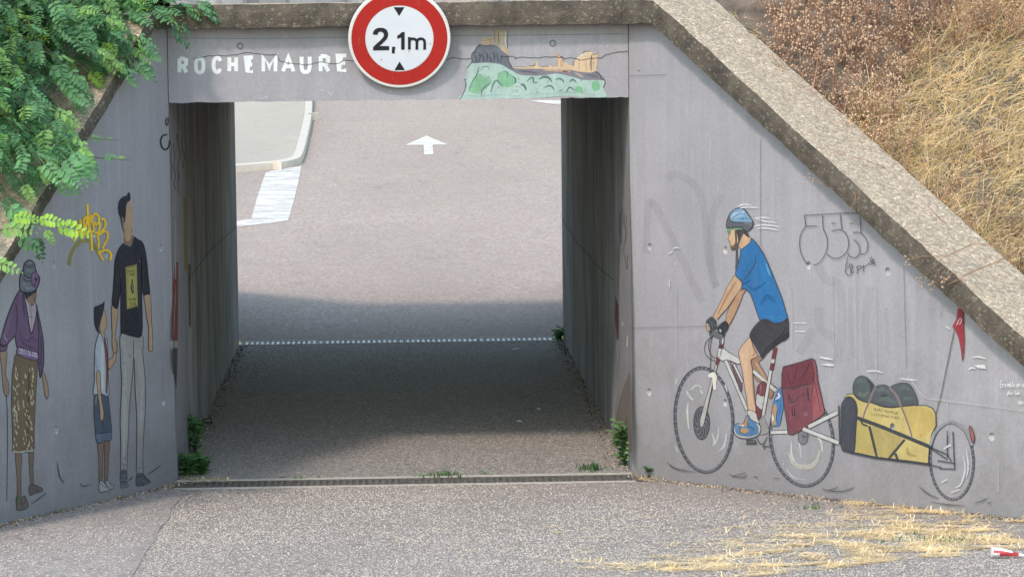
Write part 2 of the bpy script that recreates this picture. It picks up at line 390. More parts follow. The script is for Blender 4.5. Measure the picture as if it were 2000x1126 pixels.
class Painter:
    """paints flat shapes on a wall plane; shapes come as points of a photo crop"""
    def __init__(s, p0, n, parent, holes=(), step=.00006):
        s.p0 = V(p0); s.n = V(n).normalized(); s.parent = parent; s.holes = holes; s.k = 2; s.step = step
    def w(s, px, lift):
        return hit(px[0], px[1], s.p0 + s.n*lift, s.n)
    def lift(s): s.k += 1; return .0012 + s.k*s.step
    def orient(s, vs, fs):
        out = []
        for f in fs:
            a, b, c = V(vs[f[0]]), V(vs[f[1]]), V(vs[f[2]])
            out.append(tuple(f) if (b-a).cross(c-a).dot(s.n) > 0 else tuple(f)[::-1])
        return out
    def poly(s, name, frame, pts, rgb, line=None, lw=2.0, sm=True, parent=None, wear=.25, alpha=1.0, label=None, extra=(), var=.16, streak=False):
        px = [frame(p) for p in pts]
        if sm: px = smooth_poly(px, True, 4)
        l0 = s.lift(); loops = [px]
        for hx, hy in s.holes:
            if pip((hx, hy), px): loops.append([(hx+4.6*math.cos(a*math.pi/5), hy+8*math.sin(a*math.pi/5)) for a in range(10)])
        flat = [p for lp in loops for p in lp]
        tris = tessellate_polygon([[V((p[0], p[1], 0)) for p in lp] for lp in loops])
        vs = [s.w(p, l0) for p in flat]; fs = s.orient(vs, [tuple(t) for t in tris]); mats = [paint(rgb, wear, alpha, var, streak)]; idx = [0]*len(fs)
        def put(v2, f2, rgb2, dl, w2=.25, a2=1.0):
            nonlocal vs, fs
            vv = [s.w(p, l0+dl) for p in v2]; ff = s.orient(vv, f2); n = len(vs)
            vs += vv; fs += [tuple(n+q for q in f) for f in ff]; mats.append(paint(rgb2, w2, a2)); idx.extend([len(mats)-1]*len(ff))
        for e in extra:      # ('s', pts, width, rgb[, alpha]) strokes or ('p', pts, rgb[, alpha]) patches on the same shape
            if e[0] == 's':
                v2, f2 = ribbon(smooth_poly([frame(p) for p in e[1]], False, 4) if len(e[1]) > 2 else [frame(p) for p in e[1]], e[2], True)
                put(v2, f2, e[3], s.step*.45, .3, e[4] if len(e) > 4 else 1.0)
            else:
                q = smooth_poly([frame(p) for p in e[1]], True, 3); t3 = tessellate_polygon([[V((p[0], p[1], 0)) for p in q]])
                put(q, [tuple(t) for t in t3], e[2], s.step*.3, .35, e[3] if len(e) > 3 else 1.0)
        if line:
            v2, f2 = ribbon(px, lw, closed=True); put(v2, f2, line, s.step*.6, .4, .78)
        o = mesh_obj(name, vs, fs, mats, parent or s.parent, idx)
        if label: o['label'] = label
        return o
    def stroke(s, name, frame, lines, w, rgb, sm=True, taper=False, parent=None, wear=.25, alpha=1.0, label=None, closed=False):
        if not isinstance(lines[0], (list,)): lines = [list(lines)]
        if len(lines) > 1 and name in ('wheel_x', 'drip_stain', 'ground_stroke', 'motion_stroke', 'scuff_mark', 'faded_graffiti', 'formwork_seam', 'paint_scratch', 'painted_stripe', 'paint_drip', 'crack', 'twig', 'trailer_frame', 'bag_strap', 'brake_cable', 'outline', 'graffiti_tag_x', 'helmet_strap'):
            for ln in lines: o = s.stroke(name, frame, [ln], w, rgb, sm, taper, parent, wear, alpha, label, closed)
            return o
        l0 = s.lift(); vs = []; fs = []
        for j_, ln in enumerate(lines):          # strokes that cross lie one over the other, like coats of paint
            px = [frame(p) for p in ln]
            if sm and len(px) > 2: px = smooth_poly(px, closed, 5)
            v2, f2 = ribbon(px, w, taper, closed); vv = [s.w(p, l0+j_*.00004) for p in v2]; ff = s.orient(vv, f2); n = len(vs)
            vs += vv; fs += [tuple(n+q for q in f) for f in ff]
        o = mesh_obj(name, vs, fs, paint(rgb, wear, alpha), parent or s.parent)
        if label: o['label'] = label
        return o
GL = {'E': [[(1,0),(0,0),(0,1),(1,1)],[(0,.5),(.85,.5)]], 'N': [[(0,1),(0,0),(1,1),(1,0)]], 'H': [[(0,0),(0,1)],[(1,0),(1,1)],[(0,.5),(1,.5)]],
 'C': [[(1,.22),(.8,.03),(.4,0),(.08,.2),(0,.5),(.08,.8),(.4,1),(.8,.97),(1,.78)]], 'O': [[(.5,0),(.12,.12),(0,.5),(.12,.88),(.5,1),(.88,.88),(1,.5),(.88,.12),(.5,0),(.3,.03)]],
 'A': [[(0,1),(.5,0),(1,1)],[(.2,.66),(.8,.66)]], 'S': [[(1,.15),(.6,0),(.1,.12),(.1,.4),(.9,.6),(.9,.88),(.4,1),(0,.85)]], 'D': [[(0,0),(0,1),(.6,.95),(1,.5),(.6,.05),(0,0)]],
 'G': [[(1,.15),(.5,0),(0,.5),(.5,1),(1,.85),(1,.55),(.6,.55)]], 'R': [[(0,1),(0,0)],[(0,0),(.6,0),(.95,.1),(.95,.42),(.6,.53),(0,.53)],[(.5,.53),(1,1)]], 'P': [[(0,1),(0,0),(.8,.05),(.95,.28),(.8,.5),(0,.55)]],
 'I': [[(.5,0),(.5,1)]], 'T': [[(0,0),(1,0)],[(.5,0),(.5,1)]], 'F': [[(1,0),(0,0),(0,1)],[(0,.5),(.8,.5)]], 'L': [[(0,0),(0,1),(1,1)]],
 'M': [[(0,1),(0,0),(.5,.75),(1,0),(1,1)]], 'U': [[(0,0),(0,.7),(.2,.97),(.5,1),(.8,.97),(1,.7),(1,0)]], '2': [[(.05,.25),(.4,0),(.95,.1),(.9,.45),(0,1),(1,1)]], '5': [[(1,0),(.05,0),(0,.42),(.6,.38),(1,.65),(.7,1),(0,.95)]],
 'n': [[(0,.45),(.1,1)],[(.1,.7),(.5,.45),(.8,.6),(.9,1)]], 's': [[(.9,.5),(.2,.5),(.7,.75),(.1,1)]], 'e': [[(.1,.75),(.9,.65),(.5,.45),(.1,.75),(.5,1),(.95,.9)]],
 'm': [[(0,.5),(.1,1)],[(.1,.7),(.35,.48),(.5,1)],[(.5,.7),(.8,.48),(.95,1)]], 'b': [[(.2,0),(.1,1),(.8,.9),(.7,.55),(.15,.7)]], 'l': [[(.3,1),(.2,.2),(.6,0),(.5,.5),(.4,.9),(.8,.95)]],
 'o': [[(.5,.45),(.05,.7),(.5,1),(.95,.7),(.5,.45)]], 'p': [[(.1,.45),(.1,1.45)],[(.1,.55),(.8,.5),(.8,.85),(.1,.95)]], 'u': [[(.05,.45),(.2,.95),(.7,.95),(.8,.45),(.9,1)]], 'i': [[(.4,.45),(.5,1)],[(.4,.15),(.45,.22)]],
 'v': [[(.05,.45),(.5,1),(.9,.45)]], 'a': [[(.85,.5),(.3,.48),(.1,.8),(.5,1),(.8,.7)],[(.85,.45),(.95,1)]]}
def text_lines(txt, x0, y0, cw, ch, gap=.3, slope=0.0):
    out = []; x = x0
    for c in txt:
        if c in GL:
            wdt = cw*(.35 if c in 'Iil' else 1)
            for g in GL[c]: out.append([(x+u*wdt, y0+v*ch+(x-x0+u*wdt)*slope) for u, v in g])
            x += wdt+cw*gap
        else: x += cw*.8
    return out
def box_letter(c, x0, x1, y0, y1, w):
    h = w/2
    return [[(x0+h+u*(x1-x0-w), y0+h+v*(y1-y0-w)) for u, v in g] for g in GL[c]]

# ================================================================== THE UNDERPASS
up = thing('underpass', 'grey painted concrete road underpass with a square opening, village name on its lintel', 'underpass', (0, 0, 0))
LY = .008                                # lintel face, slightly recessed between the wing walls
lm = MB(); N = 120; bot = []
for k in range(N+1):
    x = -HW+.004 + (2*HW-.008)*k/N
    j = noise.noise(V((x*9, 0, 0)))*.006 + max(0, noise.noise(V((x*23, 4, 0))))*.012*(1 if x > -.35 else .35)
    bot.append((x, H + j))
fv = [(x, LY, z) for x, z in bot] + [(x, LY, 2.93) for x, z in bot] + [(x, .32, z+.0) for x, z in bot] + [(x, LY+.02, z-.001) for x, z in bot]
n1 = N+1
for k in range(N):
    lm.f.append((k, k+1, n1+k+1, n1+k)); lm.i.append(0)
    lm.f.append((2*n1+k, 2*n1+k+1, k+1, k)); lm.i.append(1)
lm.v = [V(v) for v in fv]
lintel = lm.build('lintel', [M_wall, M_tun], up)
for sgn in (-1, 1):
    b = MB(); x0, x1 = (HW, HW+.28) if sgn > 0 else (-HW-.28, -HW)
    b.box((x0, .002, -.25), (x1, L, H+.58)); b.build('side_wall', M_tun, up)
b = MB(); b.box((-HW+.001, .322, H+.012), (HW-.001, L, H+.72)); b.build('roof_slab', M_tun, up)
b = MB(); b.box((-2.4, L+.002, H+.02), (2.4, L+.25, H+.62)); b.build('far_parapet', M_tun, up)

def coping_bar(name, path, wdir, prof, parent, seg=.045, w0=None, w1=None):
    """path: points of the front lower edge; wdir: horizontal unit vector to the back; prof: list of (depth, height, material)"""
    pts = []
    for a, b_ in zip(path[:-1], path[1:]):
        a, b_ = V(a), V(b_); n = max(1, int((b_-a).length/seg))
        pts += [a+(b_-a)*(k/n) for k in range(n)]
    pts.append(V(path[-1])); mb = MB(); P = len(prof)
    for k, p in enumerate(pts):
        for (dpt, hgt) in prof:
            wd_ = w0 if (k == 0 and w0) else w1 if (k == len(pts)-1 and w1) else wdir
            q = p + V(wd_)*dpt + V((0, 0, hgt))
            nz = V((noise.noise(q*7), noise.noise(q*7+V((9, 3, 1))), noise.noise(q*7+V((2, 8, 5)))))*.007 + V((noise.noise(q*31), noise.noise(q*31+V((4, 1, 6))), noise.noise(q*31+V((7, 2, 3)))))*.0045
            mb.v.append(q+nz)
    for k in range(len(pts)-1):
        for j in range(P):
            j2 = (j+1) % P
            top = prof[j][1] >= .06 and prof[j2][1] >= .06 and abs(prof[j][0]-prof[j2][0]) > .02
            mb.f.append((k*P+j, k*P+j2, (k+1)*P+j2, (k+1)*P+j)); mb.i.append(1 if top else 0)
    for e in (0, len(pts)-1):
        mb.f.append(tuple(e*P+j for j in range(P))); mb.i.append(0)
    return mb.build(name, [M_cf, M_ct], parent, smooth=False)
def prof(t, w, nb=9):
    p = [(0, 0), (-.003, t*.33), (0, t*.66), (.012, t)]
    p += [(.012+(w-.012)*k/nb, t+.004*math.sin(k)) for k in range(1, nb+1)]
    return p + [(w, 0), (w*.5, 0)]
OV = .10
zl = hit(700, 51, V((0, -OV, 0)), V((0, -1, 0))).z
zr = hit(1100, 49, V((0, -OV, 0)), V((0, -1, 0))).z
ztop = hit(1100, 3, V((0, -OV, 0)), V((0, -1, 0))).z
CT = ztop-zr
zc = (zl+zr)/2
xk = hit(1272, 48, V((0, -OV, 0)), V((0, -1, 0))).x     # where the right slope begins
bis = (V((0, 1, 0)) + V((math.sin(TH_R), math.cos(TH_R), 0))).normalized()/math.cos(TH_R/2)   # mitre between level and sloping coping
K0 = V((HW-OV*(1-math.cos(TH_R))/math.sin(TH_R), -OV, zc))
coping_bar('coping', [(-HW+.03, -OV, zc), K0], (0, 1, 0), prof(CT, .42), up, w1=bis)

# --- wing walls
HOLES_R = [(1269,482),(1417,488),(1580,518),(1734,530),(1268,765),(1416,786),(1573,805),(1743,833),(1937,852),(1247,140)]
HOLES_L = [(314,484),(207,498),(105,517),(319,785),(110,839)]
def wing(side, th, label, holes, top_px, ov, ct):
    d = V((side*math.cos(th), -math.sin(th), 0)); n = V((-side*math.sin(th), -math.cos(th), 0)); p0 = V((side*HW, 0, 0))
    t = thing('wing_wall', label, 'wall', p0)
    pts = [hit(*q, p0+n*ov, n) for q in top_px]       # lower front edge of the coping
    # straight line fit s -> z
    sz = [((q-p0).dot(d), q.z) for q in pts]; ms = sum(s for s, _ in sz)/len(sz); mz = sum(z for _, z in sz)/len(sz)
    k = sum((s-ms)*(z-mz) for s, z in sz)/sum((s-ms)**2 for s, _ in sz); zz = lambda s: mz+k*(s-ms)
    s_top = (zc-mz)/k+ms                               # where the slope meets the level coping
    s_end = 4.75 if side > 0 else 3.9
    P = lambda s, z, dep=0: p0 + d*s - n*dep + V((0, 0, z))
    out = [(0, -.3), (s_end, -.1), (s_end, zz(s_end)+.03)] + [(s, zz(s)+.03) for s in frange(s_end, max(s_top, .02), 12)[1:]] + [(0, zc+.03)]
    loops = [out]; hp = []
    for hx, hy in holes:
        w = hit(hx, hy, p0, n); s_, z_ = (w-p0).dot(d), w.z
        r = .025 if hy > 200 else .012
        loops.append([(s_+r*math.cos(a*math.pi/6), z_+r*math.sin(a*math.pi/6)) for a in range(12)]); hp.append((s_, z_, r))
    flat = [q for lp in loops for q in lp]
    tris = tessellate_polygon([[V((a, b, 0)) for a, b in lp] for lp in loops])
    mb = MB(); vs = [P(a, b) for a, b in flat]; fs = []
    for f in tris:
        A, B, C_ = vs[f[0]], vs[f[1]], vs[f[2]]; fs.append(tuple(f) if (B-A).cross(C_-A).dot(n) > 0 else tuple(f)[::-1])
    mb.add(vs, fs)
    for s_, z_, r in hp:                               # tie holes left by the formwork
        rings = [[P(s_+r*q*math.cos(a*math.pi/6), z_+r*q*math.sin(a*math.pi/6), dep) for a in range(12)] for q, dep in ((1, 0), (.82, .014), (.5, .017))]
        vv = [q for rg in rings for q in rg]; ff = [(g*12+a, g*12+(a+1) % 12, (g+1)*12+(a+1) % 12, (g+1)*12+a)[::-1 if side > 0 else 1] for g in range(2) for a in range(12)]
        ff.append(tuple(range(24, 36))); mb.add(vv, ff, 1)
    T = .26; m2 = len(out)                             # back and edges
    bk = [P(a, b, T) for a, b in out]; mb.add([P(a, b) for a, b in out]+bk, [(i, (i+1) % m2, m2+(i+1) % m2, m2+i) for i in range(m2)]+[tuple(range(m2, 2*m2))])
    mb.build('wall_face', [M_wall, M_plug], t)
    a0 = p0 + d*max(s_top, -.3) + n*ov + V((0, 0, zz(max(s_top, -.3)))); a1 = p0 + d*s_end + n*ov + V((0, 0, zz(s_end)))
    return t, p0, n, d, (a0, a1), zz
wr, pR, nR, dR, eR, zzR = wing(1, TH_R, 'pale grey concrete wing wall painted with a cyclist towing a yellow trailer', HOLES_R,
    [(1290,62),(1500,250),(1600,353),(1689,437),(1777,508),(1866,590),(2000,717)], OV, CT)
wl, pL, nL, dL, eL, zzL = wing(-1, TH_L, 'shaded grey concrete wing wall painted with a woman, a boy and a man', HOLES_L,
    [(236,164),(169,278),(0,552)], .07, .09)
coping_bar('coping', [K0+V((.002, 0, 0)), eR[0], eR[1]], -nR, prof(CT, .50), wr, w0=bis)
coping_bar('coping', [V((-HW+.03, -.07, zc)), eL[0], eL[1]], -nL, prof(.095, .46), wl)
if 1:
    pass

# ---------------------------------------------------------------- lintel painting
PL = Painter((0, LY, 0), (0, -1, 0), up, step=.0001)
I6 = fr(320, 0, 3.448)
lets = [('R',92,165,383,501),('O',203,280,382,502),('C',322,392,378,498),('H',428,500,374,494),('E',550,614,374,496),('M',658,764,370,494),('A',790,887,370,495),('U',915,995,370,498),('R',1043,1122,366,494),('E',1168,1242,362,488)]
WHT = (.66, .70, .70)
for c, x0, x1, y0, y1 in lets:
    w = 26 if c != 'M' else 24
    g = box_letter(c, x0, x1, y0, y1, w)
    if c == 'O': g = [g[0][:-2]]
    PL.stroke('letter', I6, g, w/3.448, WHT, sm=(c in 'OCU'), wear=.05, closed=(c == 'O'))
# crack running over the whole lintel
CR = (.07, .07, .075)
crk = [(205,395),(300,378),(430,374),(500,368),(545,355),(600,358),(690,370),(760,368),(780,410),(830,425),(900,430),(960,440),(1010,425),(1060,418),(1130,430),(1180,425),(1230,405),(1300,415)]
def jitter(pts, n=5, a=3.0, sd=1):
    r = random.Random(sd); o = []
    for p, q in zip(pts[:-1], pts[1:]):
        for k in range(n): t = k/n; o.append((p[0]+(q[0]-p[0])*t+r.uniform(-a, a), p[1]+(q[1]-p[1])*t+r.uniform(-a, a)))
    return o+[pts[-1]]
LC = fr(860, 30, 5.263)
crk2 = [(60,455),(130,435),(200,445),(270,452),(315,440)]
crk3 = [(620,425),(680,425),(740,420),(775,440),(850,430),(1000,437),(1090,428),(1200,430),(1280,445),(1340,435),(1440,460),(1540,445),(1620,440),(1660,438),(1700,405),(1790,385),(1850,375),(1930,370)]

# castle on its rock
castle = empty('painted_castle', hit(1040, 190, V((0, LY, 0)), V((0, -1, 0))), up, 'ruined castle painted on a green hill')
INK = srgb(58, 60, 70)
gr = lambda pts, w, c, a=1.0: ('s', pts, w, c, a)
PL.poly('meadow', LC, [(205,862),(245,790),(262,715),(253,655),(278,590),(285,530),(310,495),(480,488),(640,508),(720,558),(800,605),(900,622),(1050,620),(1200,600),(1380,640),(1560,662),(1680,672),(1690,700),(1680,760),(1690,842),(1400,836),(1250,830),(1000,850),(600,856)],
    srgb(172, 204, 194), parent=castle, wear=.35, extra=[
    ('p', [(290,770),(330,680),(400,600),(450,640),(500,620),(520,700),(430,780),(380,810)], srgb(128, 196, 146), .6),
    ('p', [(590,600),(650,570),(700,590),(770,640),(760,710),(680,740),(600,700)], srgb(128, 198, 148), .6),
    ('p', [(1560,690),(1620,675),(1640,760),(1570,770)], srgb(120, 200, 140), .6), ('p', [(1390,740),(1450,735),(1460,800),(1400,800)], srgb(120, 200, 140), .6),
    gr([(290,785),(330,680),(370,620),(400,520)], 2.4, srgb(90,130,115), .8), gr([(420,830),(430,770),(480,720),(530,690)], 2.4, srgb(80,120,105), .8),
    gr([(520,800),(540,720),(580,670),(640,740)], 4, srgb(95,140,120), .7), gr([(430,560),(440,530),(490,530),(495,560)], 1.2, INK), gr([(655,575),(690,590),(685,640)], 2.2, srgb(80,120,110)),
    gr([(745,630),(775,660),(760,710)], 3, srgb(75,110,105)), gr([(885,690),(920,650),(955,645),(960,690),(1010,690)], 3, srgb(85,120,112)), gr([(1010,660),(1060,635),(1110,640),(1150,690)], 5, srgb(88,125,115)),
    gr([(1180,670),(1220,650),(1260,670),(1270,700)], 4, srgb(100,135,128)), gr([(1330,690),(1360,660),(1400,690)], 4, srgb(90,130,120)), gr([(820,710),(860,720),(885,775)], 5, srgb(85,120,112)),
    gr([(1060,750),(1110,725),(1150,735),(1170,775)], 3.5, srgb(95,135,125)), gr([(1290,800),(1330,740),(1390,780)], 3, srgb(85,125,115)), gr([(1220,780),(1260,765)], 1.5, INK),
    gr([(250,820),(400,832),(600,815),(800,835)], 4, srgb(165,200,190), .7), gr([(900,800),(1100,810),(1300,790),(1600,815)], 4, srgb(165,200,195), .7)])
PL.poly('rock', LC, [(325,490),(328,430),(330,385),(365,345),(400,300),(470,308),(545,305),(620,345),(690,412),(705,480),(745,552),(800,602),(700,548),(620,506),(480,487),(390,492)], srgb(108, 116, 128), parent=castle, extra=
    [gr([(350+37*k, 400+25*math.sin(k*2)), (375+37*k, 440+30*math.cos(k*3)), (360+37*k, 480+8*math.sin(k))], 2.6, srgb(78, 86, 98), .8) for k in range(8)] +
    [gr([(340+40*k, 370+22*math.cos(k*5)), (370+40*k, 380+22*math.sin(k*4)), (385+40*k, 420)], 2, srgb(135, 142, 152), .7) for k in range(8)])
PL.poly('rock', LC, [(745,545),(800,600),(900,616),(1050,618),(1200,598),(1370,636),(1450,662),(1560,665),(1685,655),(1645,605),(1590,572),(1360,556),(1100,552),(850,546)], srgb(132, 130, 140), parent=castle, extra=
    [gr([(1050,560),(1200,565),(1340,575)], 5, srgb(196,165,140), .8), gr([(1250,575),(1300,580),(1330,600)], 3, srgb(190,120,100), .8), gr([(1380,590),(1440,620),(1470,640)], 4, srgb(190,175,160), .7), gr([(800,570),(900,580),(1000,598)], 4, srgb(100,105,118), .8), gr([(1480,610),(1560,620),(1630,640)], 5, srgb(110,115,125), .8)])
OC = srgb(222, 190, 150)
PL.poly('castle_tower', LC, [(538,300),(540,240),(545,145),(582,143),(600,156),(655,160),(692,150),(692,330),(697,412),(640,370),(600,322)], srgb(190, 175, 150), sm=False, parent=castle, line=None, extra=[
    gr([(675,160),(672,250),(678,330)], 4, srgb(225,225,225)), gr([(688,152),(684,260),(690,340)], 2.0, INK), gr([(598,160),(600,240),(602,300)], 2.0, srgb(140,122,100)), gr([(560,150),(556,230),(560,290)], 3, srgb(165,160,140), .8), gr([(630,165),(632,240),(640,330)], 3, srgb(205,190,165), .8), gr([(640,350),(670,370),(692,400)], 3.5, srgb(214,170,120))])
PL.poly('castle_wall', LC, [(415,292),(425,240),(535,230),(538,300),(440,306)], srgb(206, 182, 148), sm=False, parent=castle, extra=[gr([(420,262),(480,255),(535,250)], 1.6, srgb(170,140,110)), gr([(520,240),(518,300)], 1.6, srgb(160,130,100)), gr([(470,265),(472,300)], 1.6, srgb(214,150,100))])
PL.poly('castle_wall', LC, [(765,546),(775,530),(893,534),(895,520),(970,520),(975,480),(1000,480),(1005,526),(1100,526),(1120,510),(1150,530),(1200,530),(1200,375),(1215,410),(1255,430),(1265,492),(1300,480),(1320,510),(1365,520),(1365,562),(1100,552),(850,550)], OC, sm=False, parent=castle, extra=[
    gr([(770,528),(890,534)], 1.2, INK), gr([(892,518),(968,518),(972,480)], 1.4, INK), gr([(1205,380),(1208,450),(1204,525)], 2.2, srgb(214,150,100)), gr([(1253,430),(1240,480),(1245,530)], 2.2, srgb(205,150,110)), gr([(1215,408),(1235,425),(1258,435),(1262,490)], 1.6, INK), gr([(1010,525),(1100,527),(1118,512)], 1.1, INK)])
PL.poly('castle_keep', LC, [(1362,566),(1380,470),(1420,430),(1465,402),(1480,375),(1555,372),(1562,402),(1622,378),(1612,470),(1603,575),(1540,590),(1430,580)], srgb(226, 196, 156), sm=False, parent=castle, extra=[
    gr([(1558,402),(1548,480),(1552,575)], 2.6, srgb(110,90,80)), gr([(1430,440),(1425,520),(1430,575)], 2.2, srgb(205,160,115)), gr([(1500,460),(1498,580)], 2.2, srgb(205,165,120)), gr([(1575,400),(1570,480),(1572,570)], 2.2, srgb(214,175,130)), gr([(1465,400),(1482,374),(1556,371)], 1.5, INK), gr([(1378,470),(1365,520)], 1.8, INK), gr([(1405,440),(1470,402),(1510,405)], 2.2, srgb(235,225,205)), gr([(1622,380),(1600,400),(1562,405)], 1.6, INK)])
PL.stroke('outline', LC, [jitter([(205,862),(245,790),(265,715),(252,660),(270,650)],4,3,3), jitter([(278,545),(325,480),(322,395),(362,380),(362,345),(405,300)],4,3,4), [(697,412),(700,470),(745,548)], [(1590,575),(1640,610),(1650,650),(1690,665),(1692,700),(1675,745)]], 1.5, INK, sm=False, parent=castle)
PL.stroke('crack', I6, crk if 0 else jitter(crk, 4, 2.6), 1.3, CR, sm=False, label='hairline crack over the painted village name')
PL.stroke('crack', LC, [jitter(crk2, 4, 3, 5), jitter(crk3, 4, 4, 6)], 1.4, CR, sm=False)
PL.stroke('stencil_digit', LC, [[(v[0], v[1]) for v in q] for q in text_lines('5', 755, 712, 72, 100)], 1.6, srgb(215, 225, 220), sm=False)
PL.stroke('stencil_digit', I6, text_lines('2', 878, 592, 48, 62), .9, srgb(190, 192, 196), sm=False)
PL.stroke('paint_scratch', I6, [[(1045,565),(1052,572)],[(1060,605),(1075,615)],[(1105,620),(1125,635),(1145,625)],[(1120,655),(1130,640)],[(660,670),(690,650),(700,665)],[(640,668),(655,662)],[(985,530),(990,536)]], 1.6, srgb(205, 206, 210), sm=False)
# formwork seam lines
PL.stroke('formwork_seam', fr(0,0,1), [[(331,74),(500,76),(681,73)],[(880,70),(1100,68),(1226,66)]], .9, srgb(118,118,125), sm=False, alpha=.6)
for cx_, cy_ in ((469, 90), (1079.5, 84.5)):   # anchor rings pressed into the concrete
    c0 = hit(cx_, cy_, V((0, LY, 0)), V((0, -1, 0))); mb = MB()
    R1, r1 = .0175, .004
    for a in range(20):
        for q in range(8):
            A, Q = a*math.pi/10, q*math.pi/4
            mb.v.append(c0 + V(((R1+r1*math.cos(Q))*math.cos(A), -.002+r1*math.sin(Q)*.9, (R1+r1*math.cos(Q))*math.sin(A))))
    for a in range(20):
        for q in range(8): mb.f.append((a*8+q, a*8+(q+1)%8, ((a+1)%20)*8+(q+1)%8, ((a+1)%20)*8+q)); mb.i.append(0)
    mb.build('anchor_ring', mat_plain('weathered ring', (.17,.17,.18)), up, smooth=True)

# dark joints between lintel and wing walls
# ---------------------------------------------------------------- paint inside the passage
PW = Painter((-HW, 0, 0), (1, 0, 0), up, step=.0002); PE = Painter((HW, 0, 0), (-1, 0, 0), up, step=.0002)
IL = fr(320, 480, 4.02); IU = fr(320, 200, 4.02)
GREY = (.30, .30, .325)
PW.poly('grey_coat_sun_strip', fr(0,0,1), [(331,215),(345,260),(362,330),(366,480),(366,640),(372,800),(374,905),(347,940),(341,700),(336,450)], GREY, sm=False, wear=.3)
PW.poly('painted_stripe', IL, [(70,300),(90,128),(114,128),(113,400),(110,745),(70,740),(68,560)], srgb(150, 60, 62), sm=False, label='faded red painted stripe', extra=[gr([(95,300),(85,500),(78,700)], 1.0, srgb(200,190,185)), gr([(95,180),(92,240)], 1.4, srgb(205,205,205))])
PW.poly('painted_stripe', fr(0,0,1), [(358,385),(364,385),(366,528),(360,528)], srgb(150, 140, 60), sm=False, label='olive yellow painted stripe')
PW.poly('painted_stripe', fr(0,0,1), [(368,515),(372,515),(373,640),(369,635)], srgb(110, 75, 50), sm=False, label='thin brown painted stripe')
PW.poly('painted_stripe', IL, [(85,745),(108,745),(106,780),(92,800),(80,780)], srgb(190, 175, 160), sm=False, label='pale blot below the red stripe')
PW.stroke('painted_stripe', fr(0,0,1), [[(342.5,430),(343,545)],[(369,645),(372,730)]], 2, srgb(190,190,188), sm=False)
PW.poly('painted_stripe', IL, [(72,800),(108,800),(104,1000),(98,1120),(78,980)], srgb(70, 72, 80), sm=False, label='dark patch under the red stripe')
BLK = (.025, .025, .028)
PW.stroke('graffiti_tag', IU, [[(50,310),(62,360),(55,440),(64,520),(58,600)],[(75,320),(84,420),(78,500),(92,580),(78,640),(98,690)],[(100,250),(112,330),(128,400),(112,500),(120,600)],[(130,130),(148,230),(140,330),(160,420),(150,520)],[(120,560),(112,640),(118,730)]], 1.3, (.06,.06,.063), alpha=.6)
PW.stroke('wall_crack', fr(0,0,1), [jitter([(370,545),(400,502),(420,480),(445,458),(463,440)], 4, 1.2, 8)], 1.1, BLK, sm=False, alpha=.7)
PE.stroke('wall_crack', fr(0,0,1), [jitter([(1098,425),(1120,465),(1150,500),(1178,530),(1200,548)], 4, 1.2, 9)], 1.2, BLK, sm=False, alpha=.7)
IR = fr(1160, 360, 3.31)
PE.poly('grey_coat_sun_strip', fr(0,0,1), [(1228,200),(1222,360),(1214,380),(1212,480),(1212,600),(1211,700),(1207,760),(1200,800),(1201,830),(1236,905),(1233,600)], (.27,.27,.28), sm=False, wear=.4)  # follows the sunlit strip of this wall, light put into the colour
PE.poly('sunlit_patch', fr(0,0,1), [(1232,735),(1222,745),(1213,770),(1206,800),(1203,832),(1212,850),(1235,880)], srgb(140,120,98), sm=True, wear=.6, alpha=.4)  # brownish sunlit patch near the opening, sunlight painted into the colour
PE.stroke('graffiti_tag', IR, [[(185,150),(188,220),(178,300),(182,390)],[(200,190),(194,260),(206,300),(200,370)],[(214,205),(206,260),(210,340),(192,420),(205,500),(214,545),(217,460)],[(170,190),(168,300),(172,390)]], 1.2, (.07,.07,.075), alpha=.6)
PE.stroke('painted_stripe', IR, [[(150,420),(146,560),(150,690)]], 4, srgb(165,160,150), sm=False, label='pale drip on the tunnel wall')
PE.poly('painted_stripe', IR, [(140,720),(158,780),(157,1000),(148,1000),(136,860)], srgb(110,50,55), sm=False, label='dull red smear on the tunnel wall')
PE.stroke('paint_fleck', IR, [[(217,980),(214,1050)],[(186,890),(184,910)]], 2.4, srgb(215,215,215), sm=False)

# ================================================================== MURAL, LEFT WING WALL
ML = Painter(pL, nL, wl, HOLES_L)
SK, SKD = srgb(205, 165, 125), srgb(165, 125, 95)
LN = srgb(64, 64, 72)
Wf = fr(0, 500, 4.021); W2 = fr(0, 680, 3.129)
wom = empty('painted_woman', hit(50, 985, pL, nL), wl, 'painted old woman in a grey hat, purple shawl and speckled brown skirt')
ML.poly('legs', W2, [(95,640),(132,640),(128,760),(130,880),(128,905),(106,905),(105,800)], srgb(140,115,95), LN, 1.2, parent=wom)
ML.poly('legs', W2, [(178,630),(205,630),(202,720),(205,830),(188,830),(180,740)], srgb(130,108,92), LN, 1.2, parent=wom)
ML.poly('shoe', W2, [(102,905),(128,912),(150,900),(172,945),(168,970),(140,985),(104,985),(100,950)], srgb(125,108,98), LN, 1.6, parent=wom, extra=[gr([(128,912),(135,950),(155,935),(150,905)], 1.4, LN)])
ML.poly('shoe', W2, [(178,840),(205,830),(255,850),(258,870),(215,885),(182,895)], srgb(112,100,95), LN, 1.2, parent=wom)
